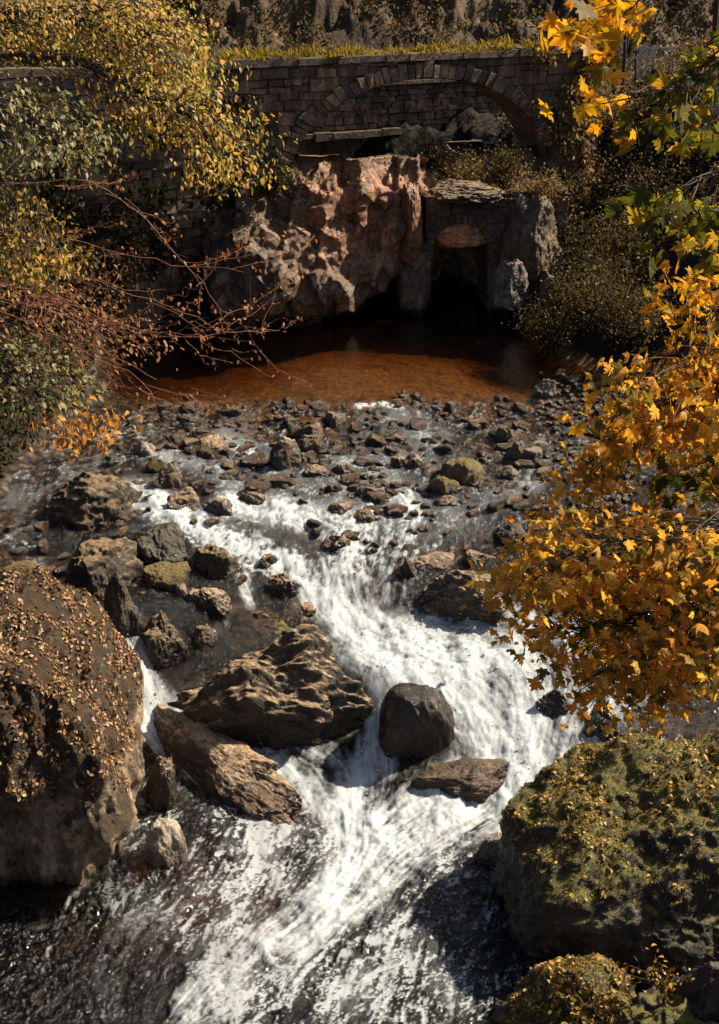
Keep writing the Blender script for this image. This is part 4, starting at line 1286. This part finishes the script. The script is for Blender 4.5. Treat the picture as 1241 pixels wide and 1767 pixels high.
bough(maple, [(1900, 700, .1), (1350, 880, 0), (1200, 920, 0), (1050, 950, 0), (930, 990, 0), (870, 1015, 0)], 9.0, [(925, 895), (975, 885), (1060, 895), (1110, 875), (1180, 900), (1250, 885), (1250, 1010), (1100, 1010), (960, 1020), (905, 1050), (850, 1020), (880, 985), (885, 940)], 125, 9, .06, M_MAPLE, rs, **MK)
bough(maple, [(1900, 760, .1), (1350, 980, 0), (1200, 1010, 0), (1060, 1040, 0), (920, 1080, 0)], 9.3, [(1250, 990), (1000, 1000), (920, 1045), (890, 1105), (945, 1112), (985, 1150), (1020, 1130), (1100, 1150), (1250, 1150)], 110, 9, .06, M_MAPLE, rs, **MK)
bough(maple, [(1900, 820, .1), (1350, 1060, 0), (1200, 1090, 0), (1090, 1130, 0), (1000, 1180, 0)], 9.5, [(1250, 1100), (1000, 1120), (985, 1150), (978, 1220), (1010, 1232), (1060, 1185), (1120, 1245), (1135, 1205), (1190, 1200), (1250, 1180)], 62, 8, .06, M_MAPLE, rs, **MK)
bough(maple, [(1900, 760, .1), (1350, 940, .5), (1200, 980, .6), (1080, 1020, .6)], 10.0, [(1250, 900), (1000, 930), (960, 1060), (1050, 1180), (1250, 1190)], 46, 7, .065, M_MAPLE_G, rs, **MK)
bough(maple, [TR, (1500, 700, 0), (1400, 820, 0), (1300, 900, 0)], 9.5, [(1260, 480), (1500, 500), (1560, 800), (1480, 1100), (1260, 1180)], 110, 7, .07, M_MAPLE, rs, **MK)
# upper right maple sprays, nearer the eye
top_maple = empty('maple_tree', (4.6, 5.2, 2.0))
tag(top_maple, 'second maple whose few large yellow and green leaves hang into the upper right corner', 'tree')
trunk = smooth_line([(4.6, 5.2, 2.0), (4.4, 5.4, 8), (3.9, 5.6, 13), (3.4, 5.8, 17)], 24, rs, .1)
part('trunk', *tubes([(trunk, .22, .1)], 10), M_BARK, top_maple)
MK2 = dict(MK, spread=.09, dj=.22, r0=.014, twig_r=.0025)
TT = (2100, -60, .1)
bough(top_maple, [TT, (1300, -60, 0), (1150, -40, 0), (1060, 10, 0)], 6.6, [(985, 0), (1125, 0), (1125, 60), (1090, 75), (1060, 105), (1000, 105), (990, 50)], 11, 4, .09, M_MAPLE_Y, rs, **MK2)
bough(top_maple, [TT, (1300, 40, 0), (1200, 100, 0), (1110, 190, 0)], 6.9, [(1140, 80), (1241, 60), (1250, 240), (1180, 260), (1085, 230), (1090, 160), (1150, 150)], 24, 4, .08, M_MAPLE_G, rs, **MK2)
bough(top_maple, [TT, (1300, 120, 0), (1180, 160, 0), (1080, 170, 0), (1000, 185, 0)], 7.1, [(985, 165), (1060, 120), (1110, 160), (1100, 225), (1000, 210)], 6, 2, .08, M_MAPLE_Y, rs, **MK2)
bough(top_maple, [(2100, 100, .1), (1300, 270, 0), (1230, 300, 0), (1130, 350, 0)], 6.8, [(1250, 290), (1180, 310), (1100, 345), (1110, 375), (1160, 390), (1200, 420), (1250, 370)], 18, 3.5, .085, M_MAPLE_G, rs, **MK2)

# ------------------------------------------------------------------ slopes: shrubs, ivy and trees
def shrub(x, y, rad, h, n, mat, label, size=.09, cat='shrub', seed=0, group=None, name='shrub', z0=None):
    q = np.random.default_rng(seed)
    if z0 is None: z0 = float(ground_z(np.array([x]), np.array([y]))[0])
    root = empty(name, (x, y, z0 - .1))
    tag(root, label, cat, group)
    lines, C = [], []
    for k in range(14):
        a = q.uniform(0, 6.28); rr = rad * math.sqrt(q.random())
        tip = np.array([x + rr * math.cos(a), y + rr * math.sin(a), z0 + h * q.uniform(.45, 1) * (1 - .4 * (rr / rad) ** 2)])
        st = smooth_line([(x, y, z0 - .2), (x + .3 * rr * math.cos(a), y + .3 * rr * math.sin(a), z0 + h * .4), tip], 9, q, .15)
        lines.append((st, .03, .006))
        for i in range(3, 9): C.append(st[i])
    part('stem', *tubes(lines, 4), M_BARK, root)
    C = np.array(C)
    P = C[q.integers(0, len(C), n)] + q.normal(0, rad * .2, (n, 3))
    v, f = leaves(P, q.normal(0, .6, (n, 3)) + np.array([0, 0, -.5]), q.normal(0, .55, (n, 3)) + np.array([.2, -.2, .7]), size * q.uniform(.6, 1.3, n), LEAF_V, LEAF_F, rs=q)
    part('foliage', v, f, mat, root)
    return root


SH = [  # px, py foot, y, radius, height, n, mat, label, size
    (1010, 600, 39.0, 1.3, 1.5, 1700, M_SHRUB, 'dark ivy bush at the waterline of the right bank', .09),
    (1075, 540, 40.5, 1.6, 1.9, 1800, M_SHRUB, 'broad dark bush above the waterline bush on the right bank', .1),
    (1010, 500, 42.0, 1.4, 1.8, 1600, M_SHRUB, 'bushy ivy mound in the middle of the right slope', .1),
    (1120, 450, 43.5, 1.7, 2.0, 1700, M_SHRUB, 'tall dark bush below the hanging yellow leaves', .1),
    (930, 350, 45.5, 1.5, 1.7, 1700, M_BRAMBLE, 'bramble clump draping the right shoulder of the arch', .1),
    (1000, 330, 46.5, 1.6, 1.6, 1700, M_BRAMBLE, 'brown bramble clump on the slope right of the bridge', .1),
    (880, 270, 46.5, 1.3, 1.5, 1500, M_SHRUB, 'drooping ivy clump filling the right half of the arch', .09),
    (1080, 300, 48.0, 1.8, 1.6, 1700, M_BRAMBLE, 'leafy bramble thicket under the thin trunks', .11),
    (960, 230, 49.0, 1.6, 1.4, 1500, M_BRAMBLE, 'sunlit bramble bank at the right end of the bridge', .11),
    (1040, 190, 52.0, 1.8, 1.4, 1500, M_BRAMBLE, 'sunlit scrub on top of the right slope', .12),
    (940, 130, 53.0, 1.6, 1.0, 1300, M_BRAMBLE, 'pale scrub beside the grassy bridge top', .12),
    (1180, 220, 50.0, 1.8, 1.6, 1400, M_BRAMBLE, 'scrub below the white railing', .11),
    (955, 620, 37.3, 1.2, 1.3, 2600, M_SHRUB, 'dense ivy bush overhanging the pool just beside the gravel bar', .09),
    (1040, 610, 36.6, 1.4, 1.6, 2800, M_SHRUB, 'dense dark bush behind the gravel bar', .09),
    (1110, 640, 35.4, 1.4, 1.6, 2600, M_SHRUB, 'dark bush half hidden behind the yellow maple edge', .09),
    (1020, 560, 38.4, 1.5, 1.9, 2800, M_SHRUB, 'thick ivy mound at the centre of the right bank', .09),
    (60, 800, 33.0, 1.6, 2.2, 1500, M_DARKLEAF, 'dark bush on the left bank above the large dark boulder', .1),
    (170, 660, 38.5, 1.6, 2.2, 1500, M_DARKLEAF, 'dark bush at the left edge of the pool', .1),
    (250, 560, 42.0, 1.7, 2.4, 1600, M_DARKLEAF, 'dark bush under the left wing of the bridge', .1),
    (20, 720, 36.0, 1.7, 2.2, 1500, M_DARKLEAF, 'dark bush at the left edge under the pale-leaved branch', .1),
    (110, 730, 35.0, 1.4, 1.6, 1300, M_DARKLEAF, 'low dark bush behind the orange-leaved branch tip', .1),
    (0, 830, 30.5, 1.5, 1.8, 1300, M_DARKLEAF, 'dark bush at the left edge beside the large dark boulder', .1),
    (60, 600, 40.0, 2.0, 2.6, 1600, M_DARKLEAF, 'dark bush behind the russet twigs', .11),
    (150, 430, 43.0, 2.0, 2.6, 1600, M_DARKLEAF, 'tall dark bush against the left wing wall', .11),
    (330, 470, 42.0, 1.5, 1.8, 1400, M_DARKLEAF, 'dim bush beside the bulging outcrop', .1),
]
for k, (px, py, y, rad, h, n, m, lb, sz) in enumerate(SH):
    p = at_y(px, py, y)
    shrub(p[0], y, rad, h, n, m, lb, sz, seed=500 + k)


for k, (px, py, y, rad, h, n, m, lb) in enumerate([
        (800, 318, 42.9, .8, 1.0, 1500, M_BRAMBLE, 'scrubby bush on the rock ledge inside the right half of the arch'),
        (868, 322, 42.6, .8, 1.3, 1600, M_SHRUB, 'dark bush on the ledge against the right leg of the arch'),
        (745, 285, 43.4, .7, .7, 1100, M_SHRUB, 'small tufty bush on the cliff top under the crown of the arch'),
        (925, 350, 41.6, .8, 1.2, 1500, M_BRAMBLE, 'brown bramble spilling over the rock right of the low arch'),
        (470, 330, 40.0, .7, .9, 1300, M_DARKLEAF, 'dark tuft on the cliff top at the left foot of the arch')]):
    p = at_y(px, py, y)
    shrub(p[0], y, rad, h, n, m, lb, .08, seed=560 + k, z0=p[2])


def on_ground(x, y, n_of=None):
    return ground_z(x, y)


# ivy and litter on the right slope
q = np.random.default_rng(9)
n = 17000
x = q.uniform(4.6, 15, n); y = q.uniform(38, 58, n)
k = (x > XR(y) + .1)
x, y = x[k], y[k]
P = np.stack([x, y, ground_z(x, y) + q.uniform(.02, .25, len(x))], -1)
v, f = leaves(P, q.normal(0, .6, P.shape) + np.array([-.4, -.3, -.3]), q.normal(0, .4, P.shape) + np.array([-.2, -.3, .8]), q.uniform(.07, .16, len(P)), LEAF_V, LEAF_F, rs=q)
tag(obj('undergrowth', mesh('undergrowth', v, f), M_BRAMBLE), 'leafy ivy and bramble cover on the slope right of the bridge', 'undergrowth', kind='stuff')
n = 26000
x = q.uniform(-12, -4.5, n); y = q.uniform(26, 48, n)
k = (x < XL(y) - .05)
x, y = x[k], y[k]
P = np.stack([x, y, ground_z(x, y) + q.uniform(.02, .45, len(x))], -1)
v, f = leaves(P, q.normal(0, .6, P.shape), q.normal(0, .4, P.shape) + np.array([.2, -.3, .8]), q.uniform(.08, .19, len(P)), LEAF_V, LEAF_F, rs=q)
tag(obj('undergrowth', mesh('undergrowth', v, f), M_DARKLEAF), 'leafy cover coloured dark for the shade of the left bank', 'undergrowth', kind='stuff')

n = 38000
x = q.uniform(-16, 16, n); y = q.uniform(56, 72, n)
k = fbm(np.stack([x * .35, y * .35, 0 * x], -1), 4) + q.normal(0, .12, n) > -.02
x, y = x[k], y[k]
P = np.stack([x, y, ground_z(x, y) + q.uniform(.02, .45, len(x))], -1)
v, f = leaves(P, q.normal(0, .7, P.shape) + np.array([0, -.2, -.2]), q.normal(0, .5, P.shape) + np.array([.2, -.4, .6]), q.uniform(.1, .22, len(P)), LEAF_V, LEAF_F, rs=q)
tag(obj('undergrowth', mesh('undergrowth', v, f), M_SHRUB), 'brown bracken and scrub on the hillside above the bridge', 'undergrowth', kind='stuff')
n = 7000
u = q.uniform(3.4, UR, n); ww = q.uniform(.5, DECK + .3, n)
k = (fbm(np.stack([u * .9, ww * .7, 0 * u], -1), 4) + q.normal(0, .12, n) > .25 - .55 * sstep(3.8, 6.0, u)) & ((u > AW + .25) | (ww > arch(u, .2)))
u, ww = u[k], ww[k]
stems = []
for c in range(22):
    uu = q.uniform(4.8, UR); w0 = q.uniform(2, DECK)
    stems.append((smooth_line(bl([uu, uu + q.normal(0, .3), uu + q.normal(0, .6)], [-.1, -.14, -.2], [w0 + .6, w0 - .6, max(w0 - 2.2, .2)]), 9, q, .15), .012, .005))
ivy = empty('ivy', bl(6, -.2, 1.0))
tag(ivy, 'brown and green ivy curtain hanging over the right end of the bridge', 'ivy')
part('stem', *tubes(stems, 4), M_TWIG, ivy)
P = bl(u, -.12 - np.abs(q.normal(0, .18, len(u))), ww)
v, f = leaves(P, q.normal(0, .5, P.shape) + np.array([0, -.1, -.9]), q.normal(0, .5, P.shape) + np.array([.4, -.8, .5]), q.uniform(.1, .2, len(P)), LEAF_V, LEAF_F, rs=q)
part('foliage', v, f, M_BRAMBLE, ivy)
n = 8000
u = q.uniform(UL, -4.6, n); ww = q.uniform(.0, 6.4, n)
k = fbm(np.stack([u * .6, ww * .5, 0 * u + 9], -1), 4) + q.normal(0, .12, n) > .12 - .35 * sstep(4.5, 1.0, ww)
u, ww = u[k], ww[k]
stems = []
for c in range(26):
    uu = q.uniform(UL, -5); w1 = q.uniform(2, 6)
    stems.append((smooth_line(bl([uu, uu + q.normal(0, .3), uu + q.normal(0, .6)], [-.2, -.14, -.1], [0, w1 * .5, w1]), 9, q, .15), .016, .005))
creeper = empty('ivy', bl(-9, -.2, .2))
tag(creeper, 'dark creeper climbing the left wing wall of the bridge', 'ivy')
part('stem', *tubes(stems, 4), M_BARK, creeper)
P = bl(u, -.12 - np.abs(q.normal(0, .25, len(u))), ww)
v, f = leaves(P, q.normal(0, .5, P.shape) + np.array([0, -.1, -.9]), q.normal(0, .5, P.shape) + np.array([.4, -.8, .5]), q.uniform(.12, .24, len(P)), LEAF_V, LEAF_F, rs=q)
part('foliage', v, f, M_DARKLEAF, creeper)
# grass along the bridge top
n = 9000
u = q.uniform(-6.5, UR, n); vv = q.uniform(-.05, 1.45, n)
hm = .15 + .85 * sstep(-.35, .5, fbm(np.stack([u * 1.3, vv * 1.5, 0 * u], -1), 4)) * q.uniform(.5, 1.2, n)
P = bl(u, vv, DECK + .16 + 0 * u)
v, f = leaves(P, q.normal(0, .35, P.shape) + np.array([-.15, -.25, 1]), q.normal(0, 1, P.shape) + np.array([0, -1, 0]), q.uniform(.16, .4, n) * hm, BLADE_V * np.array([2.2, 1, 1]), BLADE_F3, rs=q)
tag(obj('grass', mesh('grass', v, f), M_GRASS), 'yellow-green grass growing along the top of the bridge', 'grass', kind='stuff')

# leaf litter on the left boulder, moss and leaves on the right block
def surf_samples(o, n, q, minz, lo=None):
    me = o.data
    co = np.zeros(len(me.vertices) * 3, np.float32); me.vertices.foreach_get('co', co); co = co.reshape(-1, 3) + np.array(o.location)
    me.calc_loop_triangles()
    fv = np.zeros(len(me.loop_triangles) * 3, np.int32); me.loop_triangles.foreach_get('vertices', fv); fv = fv.reshape(-1, 3)
    co = co + (np.array(o.parent.location) if o.parent else 0)
    A, Bv, Cv = co[fv[:, 0]], co[fv[:, 1]], co[fv[:, 2]]
    nn = np.cross(Bv - A, Cv - A)
    ar = np.linalg.norm(nn, axis=1)
    nn = unit(nn)
    ar = ar * (nn[:, 2] > minz) * (A[:, 2] > (lo if lo is not None else -9))
    i = q.choice(len(ar), n, p=ar / ar.sum())
    r1 = np.sqrt(q.random(n))[:, None]; r2 = q.random(n)[:, None]
    return A[i] * (1 - r1) + Bv[i] * r1 * (1 - r2) + Cv[i] * r1 * r2, nn[i]


def litter(o, n, size, mat, label, q, minz=.15, lo=1.0, clump=1.0, name='fallen_leaves', V=LEAF_V, Fc=LEAF_F):
    P, N = surf_samples(o, n * 2, q, minz, lo)
    keep = fbm(P * clump, 3) + q.normal(0, .22, len(P)) > -.05
    P, N = P[keep][:n], N[keep][:n]
    tp = q.normal(0, 1, P.shape); tp -= (tp * N).sum(1)[:, None] * N
    v, f = leaves(P + N * .015, tp, N + q.normal(0, .45, N.shape), size * q.uniform(.6, 1.3, len(P)), V, Fc, rs=q)
    return tag(obj(name, mesh(name, v, f), mat), label, 'leaves', kind='stuff')


litter(big_left, 7500, .075, M_LITTER, 'russet dead leaves strewn over the huge left boulder', q, .15, 1.6, 2.2)
litter(right_block, 2600, .07, M_LITTER_Y, 'yellow fallen leaves scattered on the mossy right block', q, .62, 1.2, .9)
litter(mound, 1500, .075, M_LITTER_Y, 'yellow-brown leaves lying on the mound at the bottom edge', q, .3, .4, 1.2)


def moss(o, n, size, q, minz, lo, label):
    P, N = surf_samples(o, n, q, minz, lo)
    v, f = leaves(P - N * .01, N + q.normal(0, .5, N.shape), q.normal(0, 1, N.shape), size * q.uniform(.5, 1.4, len(P)), BLADE_V * np.array([3, 1, 1]), BLADE_F3, rs=q)
    ob = obj('moss', mesh('moss', v - np.array(o.location), f), M_MOSSBLADE, o)
    ob['kind'] = 'stuff'
    return ob


litter(cliff, 2600, .1, M_BRAMBLE, 'ivy and dead leaves along the top ledges of the cliff', q, .4, 4.8, 1.0)
litter(low_core, 1500, .13, M_BRAMBLE, 'leaves and weeds growing along the top of the low arch', q, .3, 5.8, 2.0)
moss(right_block, 24000, .038, q, .5, 1.2, '')
moss(mound, 9000, .034, q, .3, .3, '')

# foreground sprig and small plants
sp = at_z(1140, 1690, 1.2)
root = empty('seedling', sp)
tag(root, 'small leafy sprig growing in front of the black face of the right block', 'plant')
lines = []
C = []
for k in range(7):
    a = at_d(1140 + q.uniform(-70, 50), 1640 + q.uniform(-30, 60), float(depth_of(sp)) + q.uniform(-.1, .1))
    ln = smooth_line([sp + np.array([.1, 0, -.5]), sp, a], 8, q, .04)
    lines.append((ln, .01, .004)); C += list(ln[3:])
part('stem', *tubes(lines, 4), M_BARK, root)
C = np.array(C)
P = C[q.integers(0, len(C), 130)] + q.normal(0, .05, (130, 3))
v, f = leaves(P, q.normal(0, .6, P.shape), q.normal(0, .4, P.shape) + np.array([0, 0, .8]), q.uniform(.05, .1, 130), LEAF_V, LEAF_F, rs=q)
part('foliage', v, f, M_LITTER_Y, root)

# thin trunks and white railing on the right skyline
for k, (px, py0, py1, y, rr, lb) in enumerate([(1063, -200, 170, 50, .09, 'thin dark tree trunk standing under the hanging yellow leaves'),
                                               (1078, -200, 160, 51, .07, 'slimmer dark trunk just right of the thin one'),
                                               (1102, -200, 130, 52, .05, 'leaning sapling trunk left of the white railing'),
                                               (1229, -250, 150, 52, .12, 'dark trunk at the upper right corner')]):
    a, b = at_y(px, py1, y), at_y(px + 12, py0, y)
    a[2] = ground_z(a[:1], np.array([y]))[0] - .2
    root = empty('sapling', a)
    tag(root, lb, 'tree')
    tr_ = smooth_line([a, (a + b) / 2, b], 14, q, .12)
    ls = [(tr_, rr, rr * .5)]
    part('trunk', *tubes(ls, 7), M_BARK, root)
    C = tr_[9:]
    P = C[q.integers(0, len(C), 500)] + q.normal(0, .8, (500, 3))
    v, f = leaves(P, q.normal(0, .6, P.shape) + np.array([0, 0, -.5]), q.normal(0, .5, P.shape) + np.array([0, 0, .8]), q.uniform(.08, .14, 500), LEAF_V, LEAF_F, rs=q)
    part('crown', v, f, M_BRAMBLE, root)

t = NT('white_paint')
M_WHITE = t.done(t.pbr(t.ramp(t.noise(t.coord(), 6, 4), [(.3, (.5, .46, .42)), (.7, (.78, .75, .7))]), .5))
yy = np.linspace(47, 75, 200)
gg = at_y(np.full(200, 1130.0), np.full(200, 100.0), yy)
gg[:, 2] = ground_z(gg[:, 0], yy)
dq = gg - CAM
pyy = 883.5 - F * (dq[:, 1] * SP + dq[:, 2] * CP) / (dq[:, 1] * CP - dq[:, 2] * SP)
hit = np.nonzero(pyy <= 122)[0]
y = float(yy[hit[0]]) if len(hit) else 56.0
a = at_y(1104, 104, y); b = at_y(1150, 104, y)
a[2] = b[2] = gg[hit[0], 2] + .15 if len(hit) else a[2]
root = empty('railing', a)
tag(root, 'white painted railing beside the road above the right slope', 'railing')
dx = b - a
zz = .75
for k in range(6):
    p0 = a + dx * k / 4
    mb = MB()
    fr3 = lambda u, v, w, p0=p0: np.stack(np.broadcast_arrays(p0[0] + np.asarray(u, float), p0[1] + np.asarray(v, float), p0[2] + np.asarray(w, float)), -1)
    mb.box(-.04, .04, -.04, .04, -.7, zz * .8, fr3)
    mb.build('post', M_WHITE, root)
for hgt in (.5, .2):
    mb = MB()
    fr3 = lambda u, v, w: np.stack(np.broadcast_arrays(a[0] + np.asarray(u, float), a[1] + np.asarray(v, float), a[2] + np.asarray(w, float)), -1)
    mb.box(-.3, dx[0] * 1.4, -.075, -.045, hgt - .05, hgt + .05, fr3)
    mb.build('rail', M_WHITE, root)

# ------------------------------------------------------------------ light
SUN_AZ, SUN_EL = R(67), R(42)          # azimuth from +Y towards +X
w = bpy.data.worlds.new('World')
scene.world = w
w.use_nodes = True
nt = w.node_tree
sky = nt.nodes.new('ShaderNodeTexSky')
sky.sky_type = 'NISHITA'
sky.sun_disc = False
sky.sun_elevation = SUN_EL
sky.sun_rotation = SUN_AZ
sky.dust_density = 3.0
bg = nt.nodes['Background']
bg.inputs['Strength'].default_value = 0.05
nt.links.new(sky.outputs[0], bg.inputs['Color'])
sd = bpy.data.lights.new('sun', 'SUN')
sd.energy = 5.0
sd.angle = R(0.5)
sd.color = (1.0, 0.86, 0.65)
so = bpy.data.objects.new('sun', sd)
COL.objects.link(so)
from mathutils import Vector
tosun = Vector((math.sin(SUN_AZ) * math.cos(SUN_EL), math.cos(SUN_AZ) * math.cos(SUN_EL), math.sin(SUN_EL)))
so.rotation_euler = tosun.to_track_quat('Z', 'Y').to_euler()
so.location = tosun * 60
vs_ = scene.view_settings
vs_.view_transform = 'Standard'
vs_.look = 'None'
vs_.exposure = 0.9
vs_.gamma = 1.0
cy = scene.cycles
cy.max_bounces = 6
cy.diffuse_bounces = 2
cy.glossy_bounces = 2
cy.transmission_bounces = 3
cy.transparent_max_bounces = 6
cy.sample_clamp_indirect = 4.0
cy.use_denoising = True
